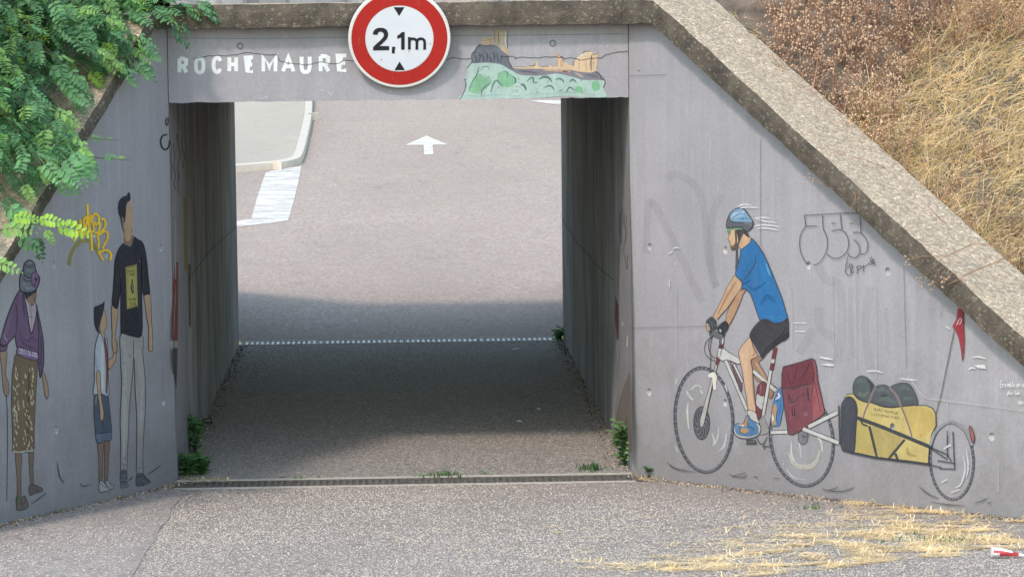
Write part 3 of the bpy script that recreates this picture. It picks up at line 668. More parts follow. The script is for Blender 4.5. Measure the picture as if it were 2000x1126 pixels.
ML.poly('skirt', Wf, [(130,770),(110,830),(98,900),(93,1000),(90,1126),(95,1300),(100,1500),(98,1530),(180,1536),(262,1528),(270,1350),(280,1126),(292,830),(240,815)], srgb(128,106,78), LN, 1.2, parent=wom,
    extra=[gr([(180,840),(172,1100),(180,1500)], 4, srgb(145,122,92), .7), gr([(230,850),(225,1100),(215,1500)], 4, srgb(110,90,66), .6)] +
    [gr([(x, y), (x+6, y+16), (x+3, y+28)], 1.9, srgb(215,205,165), .9) for x, y in [(random.choice((110,125,140,190,205,225,240,250))+random.uniform(-12,12), random.uniform(830,1510)) for _ in range(95)]])
ML.stroke('skirt_hem', W2, [[(78,625),(110,632),(150,628),(205,624)]], 3, srgb(190,182,165), parent=wom)
ML.poly('forearm', Wf, [(0,735),(52,735),(50,850),(45,930),(65,985),(72,1050),(60,1100),(42,1090),(25,1050),(20,980),(12,880)], srgb(168,138,112), LN, 1.2, parent=wom, extra=[gr([(45,1000),(52,1080)], 1.0, LN), gr([(30,1000),(38,1075)], 1.0, LN)])
ML.poly('forearm', Wf, [(330,900),(352,930),(375,1010),(382,1080),(368,1120),(352,1080),(340,1000)], srgb(180,145,110), LN, 1.2, parent=wom)
ML.stroke('walking_stick', W2, [[(38,280),(45,400),(46,600),(44,780),(42,930)]], 1.5, LN, parent=wom)
ML.poly('hair', Wf, [(170,255),(200,270),(285,265),(280,290),(235,315),(210,338),(190,320)], srgb(50,52,60), None, parent=wom)
ML.poly('face', Wf, [(215,335),(235,312),(280,285),(285,320),(278,345),(275,375),(255,385),(245,385),(235,440),(225,420)], srgb(160,125,100), LN, .9, parent=wom, extra=[gr([(238,376),(252,383),(268,372)], 1.2, LN), gr([(258,330),(276,332)], 1.0, LN)])
ML.poly('blouse', Wf, [(178,262),(200,330),(235,380),(250,420),(265,380),(282,370),(290,430),(285,480),(250,605),(235,560),(215,430)], srgb(190,170,180), None, parent=wom, extra=[gr([(245,400),(248,480),(250,580)], 1.2, srgb(150,125,140)), gr([(200,330),(225,440),(245,560)], 2.5, srgb(205,190,198))])
ML.poly('shawl', Wf, [(168,258),(140,290),(108,350),(75,430),(40,530),(15,620),(0,690),(0,740),(30,745),(55,720),(60,690),(95,650),(118,630),(130,700),(150,720),(295,755),(300,740),(305,600),(300,520),(290,430),(278,500),(250,605),(232,560),(215,440),(195,340)], srgb(122,92,128), LN, 2.2, parent=wom,
    extra=[gr([(110,355),(130,400),(135,500),(125,600),(118,640)], 1.8, LN), gr([(150,590),(190,650),(220,665),(250,635),(275,650),(298,670)], 1.8, srgb(75,58,85)), gr([(180,300),(185,400),(200,480)], 5, srgb(105,76,112), .8), gr([(75,470),(60,560),(35,640)], 6, srgb(145,115,150), .7), gr([(30,610),(45,650),(60,658)], 1.4, srgb(215,205,215)),
           gr([(0,690),(25,705),(55,695)], 5, srgb(66,55,76)), gr([(150,480),(200,470),(260,480)], 2.2, srgb(150,118,150), .6), gr([(160,650),(210,700),(290,730)], 5, srgb(100,82,112), .8), gr([(255,300),(290,400),(310,480)], 1.4, LN)])
ML.poly('shawl_end', Wf, [(285,385),(300,450),(325,560),(342,680),(345,800),(340,870),(318,955),(308,900),(300,820),(302,700),(303,560)], srgb(108,86,118), LN, 2, parent=wom, extra=[gr([(320,600),(325,720),(318,860)], 2.4, srgb(80,66,92)), gr([(300,480),(310,600)], 3, srgb(90,85,98))])
ML.poly('belt', Wf, [(148,712),(220,735),(295,758),(296,815),(230,808),(165,785),(130,760)], srgb(140,105,150), LN, 1.6, parent=wom,
    extra=[gr(q, .8, srgb(235,228,238)) for q in text_lines('NON ET AU SUNS', 150, 722, 8.5, 17, .35, .24)+text_lines('SUSE ET NO MIONS', 148, 745, 8, 15, .3, .24)])
ML.poly('hat', Wf, [(160,265),(154,190),(165,140),(185,108),(200,118),(250,150),(300,150),(312,180),(300,230),(275,270),(230,285),(190,280)], srgb(120,126,136), LN, 2.4, parent=wom, extra=[gr([(165,150),(200,190),(250,195)], 3, srgb(75,80,90)), gr([(175,200),(215,245),(280,250)], 6, srgb(145,152,162), .8), gr([(165,180),(195,230),(240,240)], 1.6, LN)])
ML.poly('hat_crown', Wf, [(186,130),(192,60),(232,30),(268,55),(278,95),(285,130),(250,170),(200,160)], srgb(112,118,128), LN, 2.2, parent=wom, extra=[gr([(195,62),(225,84),(266,66)], 1.6, LN), gr([(205,100),(240,118),(270,110)], 6, srgb(140,146,156), .7), gr([(215,45),(235,55),(255,50)], 4, srgb(150,155,165), .7)])
ML.poly('hat_flower', Wf, [(255,130),(285,125),(302,150),(305,200),(285,245),(258,235),(245,185)], srgb(140,105,140), LN, 1.2, parent=wom, extra=[gr([(262,180),(285,178),(280,205)], 3, srgb(60,45,65)), gr([(260,140),(265,165),(255,200)], 2.6, srgb(170,135,170)), gr([(280,215),(270,235)], 2.4, srgb(75,55,80))])

Mf = fr(170, 370, 3.753); M2 = fr(160, 580, 2.963)
boy = empty('painted_boy', hit(205, 955, pL, nL), wl, 'painted boy with dark hair, white shirt, red tie and blue shorts')
ML.poly('leg', M2, [(92,842),(122,842),(120,930),(118,1060),(100,1068),(98,950)], srgb(150,120,98), LN, 1.0, parent=boy)
ML.poly('leg', M2, [(132,828),(162,828),(155,930),(148,1060),(132,1060),(130,940)], srgb(145,115,95), LN, 1.0, parent=boy)
ML.poly('shoe', M2, [(102,1065),(120,1062),(140,1085),(160,1105),(155,1118),(102,1124)], srgb(205,205,200), LN, 1.6, parent=boy, extra=[gr([(112,1075),(128,1095),(150,1100)], 1.2, LN)])
ML.poly('shoe', M2, [(135,1062),(150,1060),(170,1078),(185,1085),(182,1105),(160,1108),(142,1085)], srgb(200,200,196), LN, 1.6, parent=boy, extra=[gr([(150,1068),(165,1088),(180,1092)], 1.2, LN)])
ML.poly('arm', M2, [(152,370),(178,345),(185,320),(190,300),(204,300),(200,335),(195,365),(175,400),(157,418)], SK, LN, 1.1, parent=boy)
ML.poly('shorts', M2, [(75,555),(110,560),(150,568),(160,640),(170,730),(172,770),(168,825),(122,832),(118,842),(88,842),(78,780),(70,660)], srgb(84,100,118), LN, 1.2, parent=boy, extra=[gr([(82,790),(120,785),(168,778)], 1.6, LN), ('p', [(80,792),(120,788),(168,780),(166,822),(122,830),(90,838)], srgb(108,128,148), .9), gr([(122,700),(120,785)], 1.4, LN), gr([(150,680),(158,700),(150,712)], 1.2, LN), gr([(84,570),(80,620)], 1.2, srgb(200,205,210))])
ML.poly('shirt', M2, [(104,205),(84,255),(74,320),(72,420),(74,480),(66,560),(110,556),(155,566),(152,440),(150,300),(145,240),(128,235)], srgb(188,198,208), LN, 1.4, sm=True, parent=boy, extra=[gr([(78,320),(82,400),(104,432)], 2.5, srgb(150,175,200)), gr([(118,260),(120,400),(118,540)], 6, srgb(215,220,224), .8), gr([(108,230),(122,250),(128,280)], 2.4, srgb(150,180,210))])
ML.poly('necktie', M2, [(127,250),(137,246),(148,330),(150,450),(147,545),(138,545),(140,420),(134,320)], srgb(150,75,68), LN, .8, parent=boy)
ML.poly('arm', M2, [(84,440),(104,432),(108,520),(116,600),(126,660),(124,705),(108,710),(104,650),(92,560)], SK, LN, 1.1, parent=boy)
ML.poly('face', M2, [(104,155),(118,105),(128,70),(140,110),(145,140),(140,180),(128,195),(132,240),(120,230),(108,200)], SK, LN, 1.0, parent=boy)
ML.poly('hair', M2, [(102,208),(84,190),(72,150),(70,100),(72,58),(92,48),(120,35),(130,22),(130,60),(118,100),(112,120),(104,150),(98,175)], srgb(48,50,58), None, parent=boy)

man = empty('painted_man', hit(258, 945, pL, nL), wl, 'tall painted man in a black t-shirt and white trousers')
ML.poly('trousers', M2, [(230,205),(345,215),(352,330),(364,450),(368,600),(360,760),(352,900),(354,1020),(318,1022),(318,850),(318,700),(308,520),(302,350),(290,480),(275,640),(268,800),(262,920),(258,1010),(226,1005),(226,850),(222,700),(230,500),(224,350)], srgb(176,174,170), LN, 1.4, parent=man,
    extra=[gr([(300,225),(298,300),(300,360)], 1.8, srgb(110,110,112)), gr([(245,260),(250,400),(245,700),(240,950)], 7, srgb(195,193,188), .7), gr([(335,300),(345,500),(340,800)], 7, srgb(190,188,184), .7), gr([(228,920),(245,935),(255,925)], 1.2, LN), gr([(230,950),(245,975),(255,960)], 1.2, LN), gr([(318,990),(340,985),(352,992)], 1.2, LN), gr([(268,330),(280,340),(272,350)], 1.0, LN)])
ML.poly('sock', M2, [(226,1005),(258,1008),(258,1080),(225,1075)], srgb(92,100,112), LN, 1.4, parent=man, extra=[gr([(228,1030),(256,1032)], 2.2, srgb(160,165,172)), gr([(228,1055),(256,1058)], 2.2, srgb(160,165,172))])
ML.poly('shoe', M2, [(226,1072),(250,1066),(268,1080),(268,1095),(240,1102),(224,1098)], srgb(140,142,148), LN, 1.4, parent=man)
ML.poly('shoe', M2, [(318,1030),(350,1018),(372,1040),(396,1062),(388,1075),(345,1090),(315,1085)], srgb(86,92,108), LN, 1.4, parent=man, extra=[gr([(335,1045),(355,1060),(375,1070)], 1.3, srgb(150,155,165)), gr([(352,1025),(368,1050),(390,1060)], 1.2, LN)])
ML.poly('arm', Mf, [(184,842),(222,862),(225,920),(215,1000),(205,1080),(215,1105),(222,1126),(222,1160),(212,1195),(196,1190),(184,1140),(185,1060),(180,950)], SK, LN, 1.2, parent=man, extra=[gr([(205,1090),(215,1140),(210,1180)], 1.0, LN)])
ML.poly('arm', Mf, [(418,765),(460,762),(470,850),(472,950),(480,1040),(482,1140),(478,1180),(455,1180),(450,1120),(452,1020),(435,920),(428,850)], SK, LN, 1.2, parent=man)
ML.poly('neck', Mf, [(272,385),(275,330),(270,290),(330,290),(325,330),(342,345),(320,412),(295,405)], SKD, None, parent=man)
ML.poly('shirt', Mf, [(272,398),(300,408),(320,414),(342,348),(375,368),(405,385),(425,440),(440,540),(450,650),(460,755),(440,765),(412,762),(405,640),(398,500),(402,800),(402,1055),(340,1075),(262,1050),(250,1040),(248,850),(250,650),(245,720),(236,800),(222,868),(186,842),(192,740),(200,620),(205,530),(225,455),(255,405)], srgb(50,52,60), srgb(32,33,40), 1.6, parent=man,
    extra=[gr([(250,560),(248,680),(238,800)], 3, srgb(72,76,84), .7), gr([(400,500),(410,620),(415,740)], 2.2, srgb(85,88,96), .7), gr([(385,510),(392,530)], 1.8, srgb(150,155,160)), gr([(285,420),(320,440),(350,420)], 4, srgb(70,72,80), .6), gr([(280,960),(330,980),(390,950)], 6, srgb(66,70,78), .5)])
ML.poly('face', Mf, [(258,205),(270,230),(275,290),(275,350),(300,380),(325,340),(322,295),(335,260),(332,210),(335,160),(322,120),(315,78),(295,95),(285,150),(280,200),(272,235),(266,210)], SK, None, parent=man, extra=[gr([(262,210),(266,240),(274,262)], 1.2, SKD)])
ML.poly('hair', Mf, [(268,310),(255,270),(245,210),(232,175),(228,120),(240,75),(270,50),(290,45),(302,22),(316,30),(318,75),(298,92),(288,120),(284,175),(278,235),(272,235),(266,205),(256,210),(262,260)], srgb(50,53,62), None, parent=man)
ML.stroke('collar', Mf, [[(272,398),(300,408),(320,414),(342,350)]], 2, srgb(120,125,135), parent=man)
Sf = fr(225, 500, 9.383)
YL = srgb(196, 184, 96)
ML.poly('shirt_print', Sf, [(192,200),(395,152),(415,910),(215,970)], YL, None, sm=False, parent=man, wear=.15, extra=[
    gr([(215,218),(382,180)], 1.2, BLK), gr([(225,938),(400,888)], 1.5, BLK), gr([(210,215),(226,935)], .5, BLK, .7), gr([(385,180),(403,888)], .5, BLK, .7)] +
    [gr(q, .62, BLK) for q in text_lines('EN CAS DE', 228, 262, 12, 40, .33, -.1)+text_lines('DANGER', 258, 322, 14, 36, .36, -.1)+text_lines('POSITION', 248, 768, 12.5, 52, .42, -.1)+text_lines('FOETALE', 266, 845, 12.5, 50, .42, -.12)] +
    [('p', [(300,430),(312,412),(322,440),(320,480),(308,490),(298,465)], BLK), ('p', [(300,490),(285,540),(283,590),(300,640),(305,665),(325,690),(340,660),(342,580),(330,520),(322,488)], srgb(60,62,60)), gr([(305,500),(318,560),(312,640)], 1.0, srgb(190,195,170)), gr([(300,570),(330,590)], .8, srgb(190,195,170)), gr([(290,600),(300,655)], 1.2, BLK)])

# yellow graffiti
Tf = fr(120, 380, 8.043)
YG, YG2 = srgb(240, 190, 20, 1.0), srgb(168, 158, 50)
ML.stroke('graffiti_arc', Tf, [[(120,1110),(150,960),(210,820),(300,740),(390,715),(480,745),(540,830),(590,920)]], 7, YG2, alpha=.55, label='faint olive spray arc')
tg = ML.stroke('graffiti_tag', Tf, [[(180,725),(215,700),(235,610),(240,430)],[(238,430),(245,560),(280,630),(295,540),(295,390)],[(295,395),(310,560),(350,640),(370,560),(350,430),(375,350),(400,400),(385,540),(400,630),(430,560),(440,430),(465,310)],
    [(408,150),(412,260),(420,380),(440,520),(470,590)],[(455,580),(510,570),(500,470),(480,400),(510,320),(545,300),(590,360),(580,440),(540,470),(510,420)],[(520,600),(570,600),(600,520),(605,430)],[(630,400),(660,375),(690,430),(680,520),(620,590),(580,640)],[(465,600),(475,760),(482,890)],[(560,640),(585,720),(580,830)],[(585,640),(660,580),(715,590),(730,650),(690,760),(640,850)],[(590,880),(600,930),(660,1030)],[(600,910),(680,870),(750,890),(780,960),(765,1030)]],
    4.2, YG, wear=.04, label='yellow sprayed tag')
ML.stroke('paint_drip', Tf, [[(350,640),(350,740)],[(655,780),(655,880)],[(577,800),(577,890)],[(285,640),(285,670)]], 1.1, YG)
ML.stroke('graffiti_tag', IU, [[(22,120),(16,150),(22,180),(34,160),(34,120)]], 2.2, BLK, label='small black sprayed loop')
ML.stroke('graffiti_tag', fr(0,0,1), [[(327,263),(318,265),(314,276),(317,288),(324,292),(330,286),(332,274)]], 3, BLK, label='black sprayed ring at the wall corner')
ML.stroke('scuff_mark', W2, [[(490,820),(510,840),(560,828)],[(900,770),(940,745),(985,710)],[(780,810),(800,795),(810,778)],[(190,950),(240,915),(285,880)],[(350,690),(365,780),(395,820)]], 2.4, srgb(66,66,72), taper=True, alpha=.7)
ML.stroke('scuff_mark', W2, [[(300,180),(303,210)],[(308,178),(310,200)],[(365,730),(372,770)],[(388,655),(395,672)],[(820,400),(824,385)],[(450,740),(470,742)],[(425,735),(430,745)]], 1.8, srgb(190,190,192), taper=True, alpha=.8)

# ================================================================== MURAL, RIGHT WING WALL
MR = Painter(pR, nR, wr, HOLES_R)
ONE = fr(0, 0, 1)
# ghosts of older graffiti under the grey coat
GH = (.235, .232, .245)
MR.stroke('faded_graffiti', ONE, [[(1262,495),(1264,440),(1268,395),(1290,420),(1330,500),(1350,545),(1372,590)]], 15, GH, alpha=.09, label='ghost of a grey overpainted letter')
MR.stroke('faded_graffiti', ONE, [[(1305,350),(1318,340),(1360,365),(1378,430),(1384,500),(1400,560),(1388,520),(1392,420),(1410,380)]], 14, GH, alpha=.085)
MR.stroke('faded_graffiti', ONE, [[(1600,520),(1612,545),(1640,560),(1645,640),(1635,710)],[(1700,560),(1690,640),(1700,720)],[(1600,600),(1600,640),(1630,660)],[(1560,690),(1590,640)]], 17, GH, alpha=.085, label='broad ghost strokes of a removed tag')
MR.stroke('faded_graffiti', ONE, [[(1660,560),(1662,640),(1668,700)],[(1730,600),(1735,690)],[(1480,470),(1505,520)]], 9, GH, alpha=.07)
cyc = empty('painted_cyclist', hit(1475, 870, pR, nR), wr, 'painted cyclist in a blue jersey and blue helmet riding a white bicycle')
bike = empty('painted_bicycle', hit(1475, 930, pR, nR), wr, 'painted white bicycle with a red pannier bag')
trl = empty('painted_trailer', hit(1780, 930, pR, nR), wr, 'painted yellow one-wheeled bicycle trailer with three dark sacks')
B4 = fr(1280, 640, 3.128); Lf = fr(1410, 660, 5.118); C3 = fr(1300, 380, 3.5196); C1 = fr(1360, 390, 6.624); C2 = fr(1300, 600, 7.0375); T6 = fr(1640, 720, 5.63); T5 = fr(1600, 580, 2.559); FL = fr(1780, 590, 4.896)
TY, TYL = srgb(92, 96, 106), srgb(150, 153, 160)
def ell(cx_, cy_, rx, ry, n=28, rot=0.0, a0=0, a1=2*math.pi):
    o = []
    for k in range(n):
        a = a0+(a1-a0)*k/(n if abs(a1-a0-2*math.pi) < 1e-6 else n-1); x, y = rx*math.cos(a), ry*math.sin(a)
        o.append((cx_+x*math.cos(rot)-y*math.sin(rot), cy_+x*math.sin(rot)+y*math.cos(rot)))
    return o
def wheel(cx_, cy_, rx, ry, frm, sc_, parent, name='wheel', rot=0.0, tw=7.0):
    w_ = empty(name, hit(*frm((cx_, cy_)), pR, nR), parent) if 0 else None
    MR.poly(name+'_blur', frm, ell(cx_, cy_, rx, ry, 28, rot), srgb(196,196,202), None, parent=parent, alpha=.2, wear=.5)
    MR.stroke('tyre', frm, [ell(cx_, cy_, rx, ry, 36, rot)], tw, TY, parent=parent, closed=True, alpha=.88, wear=.5)
    kn = [[(p[0], p[1]), (q[0], q[1])] for p, q in zip(ell(cx_, cy_, rx*.975, ry*.985, 44, rot), ell(cx_, cy_, rx*1.02, ry*1.015, 44, rot+.04))]
    MR.stroke('tyre_tread', frm, kn, 2.0, TYL, sm=False, parent=parent, alpha=.75)['kind'] = 'stuff'
    MR.stroke('tyre_line', frm, [ell(cx_, cy_, rx*1.025, ry*1.02, 36, rot)], 1.0, srgb(60,62,70), parent=parent, closed=True, wear=.5, alpha=.7)
wheel(297, 562, 176, 318, B4, 3.128, bike, rot=-.06)
wheel(895, 680, 190, 285, B4, 3.128, bike, rot=-.14)
wheel(663, 817, 108, 192, T5, 2.559, trl, rot=-.04, tw=6)
sw = lambda L_, w, c=srgb(205,208,205), a=.75, par=bike, f=B4: MR.stroke('motion_stroke', f, L_, w, c, taper=True, parent=par, alpha=a, wear=.5)
sw([[(200,450),(195,520),(205,620)],[(345,640),(360,690),(350,720)],[(385,600),(382,660),(360,720)],[(435,640),(420,720),(385,750)],[(190,380),(210,420),(235,440)],[(215,380),(250,350),(285,365)],[(275,380),(290,400)],[(130,310),(125,340)],[(425,345),(440,390)],[(120,720),(140,760)]], 4)
sw([[(815,760),(850,830),(920,850),(980,820),(1005,745)]], 10, srgb(195,195,180), .7)
sw([[(830,690),(835,780),(870,840)],[(960,640),(1010,690),(1020,760)],[(800,860),(850,915),(930,925)],[(880,700),(890,790)]], 3.5)
# disc brake and spokes
MR.poly('brake_disc', B4, ell(282, 580, 48, 100, 24), srgb(112,114,122), srgb(60,62,68), 1.8, parent=bike, alpha=.7, extra=[gr([(282+16*math.cos(a), 580+30*math.sin(a)), (282+34*math.cos(a+.3), 580+70*math.sin(a+.3)), (282+44*math.cos(a+.8), 580+92*math.sin(a+.8))], 2.2, srgb(70,72,78)) for a in [k*math.pi/5 for k in range(10)]])
MR.poly('rear_hub', B4, ell(902, 665, 30, 46, 18), srgb(130,130,138), srgb(80,80,86), 1.4, parent=bike, alpha=.5, extra=[gr([(885,650),(905,665),(925,650)], 1.4, srgb(85,85,92)), gr([(902,640),(902,700)], 1.4, srgb(85,85,92)), gr([(905,670),(945,655)], 1.6, srgb(85,85,92))])
# frame
FW = srgb(205, 206, 202)
def tube_s(frm, a, b, w, name='frame_tube', par=bike, c=FW): 
    MR.stroke(name, frm, [[a, b]], w+2.4, LN, sm=False, parent=par); return MR.stroke(name, frm, [[a, b]], w, c, sm=False, parent=par)
tube_s(B4, (705,638), (815,634), 6)                                    # chain stay
tube_s(Lf, (310,330), (545,520), 6.5)                                  # seat stay / top tube, rear
tube_s(B4, (592,255), (735,380), 6) if 0 else None
tube_s(B4, (428,195), (560,500), 5.5)                                  # down tube
MR.poly('bottle', B4, [(457,205),(480,210),(498,240),(520,300),(530,360),(520,390),(505,345),(470,245)], srgb(115,85,95), LN, 1.2, parent=bike, extra=[gr([(465,220),(475,212)], 2, srgb(220,220,220)), gr([(480,250),(492,232)], 1.2, srgb(210,210,210)), gr([(490,270),(502,250)], 1.2, srgb(210,210,210))])
tube_s(Lf, (120,260), (205,440), 3.5)
MR.poly('rear_leg', Lf, [(295,215),(350,180),(415,195),(370,240),(395,290),(440,370),(470,440),(505,500),(515,560),(485,605),(455,560),(420,480),(375,440),(345,420),(310,350),(300,280)], SKD, LN, 1.2, parent=cyc, extra=[gr([(330,230),(390,330),(470,470)], 5, SK, .7)])
tube_s(Lf, (310,325), (540,525), 6.5)
MR.poly('rear_shoe', Lf, [(530,590),(565,520),(590,490),(605,540),(620,660),(600,760),(575,870),(495,865),(495,770),(505,690)], srgb(70,130,190), LN, 1.2, parent=cyc, extra=[('p', [(498,690),(530,655),(548,700),(535,800),(540,860),(500,862)], srgb(190,150,105)), gr([(560,545),(575,580),(535,610)], 3.5, srgb(225,225,220)), gr([(500,760),(510,800),(505,830)], 4, srgb(225,220,210)), gr([(535,620),(555,630),(600,610)], 1.4, LN), gr([(560,700),(545,790),(560,860)], 1.4, LN), gr([(590,650),(570,760)], 1.4, LN)])
MR.poly('bottle', Lf, [(355,480),(380,455),(405,432),(440,445),(440,520),(425,590),(410,700),(385,790),(360,810),(340,760),(335,690),(340,600)], srgb(125,62,72), LN, 1.4, parent=bike, extra=[('p', [(350,560),(390,580),(425,590),(405,705),(370,690),(342,650)], srgb(200,200,198)), gr([(395,440),(385,520),(380,560)], 2.5, srgb(165,120,125)), gr([(355,640),(390,650)], 1.0, srgb(150,150,150))])
tube_s(Lf, (487,325), (412,770), 5)                                    # seat tube
tube_s(Lf, (535,90), (495,320), 6, 'seat_post', c=srgb(135,60,66))
MR.stroke('seat_post_band', Lf, [[(512,210),(505,248)]], 6, FW, sm=False, parent=bike)
MR.poly('bottom_bracket', Lf, [(395,790),(420,790),(455,860),(465,940),(380,960),(390,880)], srgb(160,160,158), srgb(110,110,112), 1.0, parent=bike, alpha=.7)
MR.poly('saddle', C3, [(700,1080),(760,1010),(830,945),(845,945),(845,975),(820,1000),(790,1012),(740,1050)], srgb(50,52,58), LN, 1.6, parent=bike)
# pannier
MR.poly('pannier_bag', Lf, [(598,360),(612,288),(760,245),(895,203),(925,215),(945,280),(960,420),(990,560),(1025,720),(1020,760),(905,840),(870,880),(770,935),(700,965),(665,955),(650,850),(625,700),(598,510)], srgb(138,72,82), LN, 2.0, sm=False, parent=bike, extra=[
    ('p', [(600,500),(605,360),(615,290),(760,250),(890,210),(915,330),(915,440),(760,475),(650,492)], srgb(122,62,74), .8), ('p', [(905,560),(935,430),(985,580),(1022,720),(910,830)], srgb(165,92,98), .8), ('p', [(640,540),(740,520),(880,500),(895,700),(880,850),(700,950),(660,900)], srgb(145,82,95), .6), ('p', [(915,230),(935,280),(950,400),(920,460),(905,320)], srgb(175,90,95), .7),
    gr([(598,500),(700,495),(830,465),(910,450)], 2.6, LN), gr([(600,515),(700,512),(800,490)], 1.4, LN), gr([(895,205),(920,330),(915,450),(900,560),(905,840)], 1.6, LN), gr([(640,330),(665,390),(690,470)], 2.2, srgb(95,45,58)), gr([(880,235),(840,330),(790,410)], 2.4, srgb(98,48,60)), gr([(760,260),(740,350),(690,480)], 2, srgb(100,50,62)), gr([(650,530),(660,560),(700,640),(760,600),(850,530)], 1.6, LN), gr([(670,530),(680,600),(700,640),(705,560)], 1.6, LN),
    gr([(655,570),(660,640),(690,650)], 1.5, LN), gr([(700,660),(705,760),(725,760),(722,670)], 2.2, srgb(70,50,60)), gr([(855,480),(860,560),(875,640)], 3, srgb(70,55,65)), gr([(645,660),(665,800),(690,950)], 1.4, srgb(95,45,55)), gr([(930,420),(960,600),(1000,760)], 1.3, srgb(100,45,55)), gr([(915,540),(920,620),(905,700)], 3, srgb(185,70,72), .8)])
# trailer arms
tube_s(Lf, (865,885), (1155,740), 7, 'trailer_arm', trl); tube_s(Lf, (810,905), (1165,1045), 7, 'trailer_arm', trl)
# fork, head tube, bars
MR.poly('fork', B4, [(345,305),(358,310),(300,575),(290,605),(272,600),(272,560)], srgb(188,188,184), LN, 1.2, sm=False, parent=bike)
MR.poly('frame_tube', C2, [(735,560),(795,560),(880,620),(1000,690),(1030,720),(1025,770),(985,775),(900,735),(830,715),(790,735),(745,715),(715,680)], FW, LN, 1.2, sm=False, parent=bike, label='white top tube beside the head tube')
MR.poly('head_tube', C2, [(738,470),(745,430),(720,420),(650,390),(605,385),(610,350),(650,345),(700,330),(745,360),(800,400),(792,512),(752,515)], srgb(105,108,116), LN, 1.2, sm=True, parent=bike, extra=[gr([(790,420),(785,460),(780,505)], 3, srgb(205,208,210)), gr([(705,320),(735,350),(790,395)], 1.6, srgb(190,195,200))])
MR.poly('frame_band', C2, [(735,512),(793,516),(793,560),(725,558)], srgb(112,48,56), LN, .8, sm=False, parent=bike)
MR.poly('frame_tube', C2, [(727,560),(775,566),(742,690),(708,680)], FW, LN, .8, sm=False, parent=bike)
MR.poly('frame_band', C2, [(705,682),(745,712),(712,800),(685,780)], srgb(135,52,60), LN, .8, sm=False, parent=bike)
MR.poly('frame_tube', C2, [(685,782),(712,800),(690,880),(662,870)], srgb(190,190,180), LN, .8, sm=False, parent=bike)
MR.poly('paint_blot', C2, [(580,935),(605,910),(645,890),(680,895),(705,965),(695,1020),(690,1120),(660,1126),(648,1060),(640,970),(600,960)], srgb(232,230,212), None, sm=True, parent=bike, wear=.1)
MR.stroke('brake_cable', C2, [[(650,390),(580,440),(545,500),(535,590),(560,660),(620,710),(690,740)],[(640,395),(600,450),(590,550),(620,640),(660,685),(705,692)],[(640,400),(625,470),(610,600),(620,720),(608,880)]], 1.3, LN, parent=bike)
MR.stroke('pedal_crank', Lf, [[(345,990),(380,1050),(420,1045),(450,985)],[(420,1050),(425,1110)],[(400,1080),(480,1080)],[(240,1050),(335,1055),(335,1020)]], 2.2, srgb(85,86,92), parent=bike)
MR.poly('pedal', Lf, [(245,1020),(335,1018),(338,1050),(245,1055)], srgb(100,102,108), LN, 1.4, sm=False, parent=bike, alpha=.8)
# rider
MR.poly('leg', Lf, [(265,0),(285,0),(320,95),(355,180),(292,215),(302,300),(312,400),(325,560),(335,745),(262,715),(250,620),(225,480),(205,350),(180,230),(168,140),(200,75)], srgb(212,172,135), LN, 1.3, parent=cyc, extra=[gr([(200,150),(230,300),(260,500),(285,690)], 8, srgb(222,185,148), .7), gr([(300,60),(330,140),(300,190)], 6, srgb(195,150,118), .6), gr([(300,340),(312,520),(325,680)], 3, srgb(185,140,105), .7)])
MR.poly('sock', Lf, [(262,720),(335,742),(355,800),(372,850),(300,850),(262,770)], srgb(200,198,190), LN, 1.0, parent=cyc)
MR.poly('shoe', Lf, [(120,880),(150,850),(210,855),(235,800),(260,765),(290,810),(345,840),(380,870),(388,930),(360,970),(300,1000),(200,1000),(140,970),(115,920)], srgb(78,132,185), LN, 1.4, parent=cyc, extra=[
    ('p', [(150,860),(215,850),(245,785),(262,810),(250,870),(200,880)], srgb(190,150,105)), ('p', [(175,930),(220,890),(270,920),(250,945),(190,950)], srgb(190,150,100)), gr([(175,865),(205,860),(210,885)], 3.5, srgb(225,215,200)), gr([(125,900),(140,955),(200,985),(300,985),(375,950)], 3, srgb(205,190,165)), gr([(345,850),(375,890),(370,950)], 3.5, srgb(205,190,160)), gr([(180,885),(185,940),(250,960)], 1.5, LN), gr([(260,800),(260,870),(310,900),(320,930)], 1.5, LN), ('p', [(120,885),(160,870),(165,920),(125,930)], srgb(100,140,170))])
MR.poly('arm', C3, [(535,655),(560,640),(530,690),(500,770),(440,890),(412,870),(430,790),(470,720),(500,660)], srgb(190,145,110), LN, 1.1, parent=cyc)
MR.poly('arm', C3, [(480,556),(525,600),(520,640),(470,710),(430,770),(385,820),(350,860),(325,840),(360,770),(385,720),(420,640),(450,590)], SK, LN, 1.1, parent=cyc, extra=[gr([(490,590),(420,700),(360,820)], 5, srgb(185,140,108), .6)])
MR.poly('jersey', C3, [(590,302),(640,355),(680,420),(720,510),(760,610),(800,710),(825,800),(838,850),(800,875),(750,882),(700,870),(650,862),(625,800),(590,700),(560,655),(525,640),(525,600),(480,550),(490,500),(510,430),(520,370),(560,345)], srgb(30,118,190), LN, 1.8, parent=cyc, wear=.3, extra=[
    gr([(612,400),(618,450),(600,500),(560,560),(528,600)], 1.8, LN), gr([(520,620),(560,600),(585,580)], 3, srgb(25,95,150), .8), gr([(640,450),(660,520),(700,640),(720,800)], 8, srgb(45,140,210), .6), gr([(690,470),(705,520),(720,560)], 4, srgb(95,175,225), .7), gr([(560,620),(610,650),(690,600)], 6, srgb(24,100,165), .3), gr([(650,760),(700,700),(760,740)], 9, srgb(35,105,165), .25), gr([(540,380),(560,450),(540,530)], 8, srgb(50,140,205), .5), gr([(690,830),(760,850),(810,840)], 4, srgb(60,145,205), .5), gr([(480,555),(500,575),(525,602)], 2.2, srgb(90,120,150), .8)])
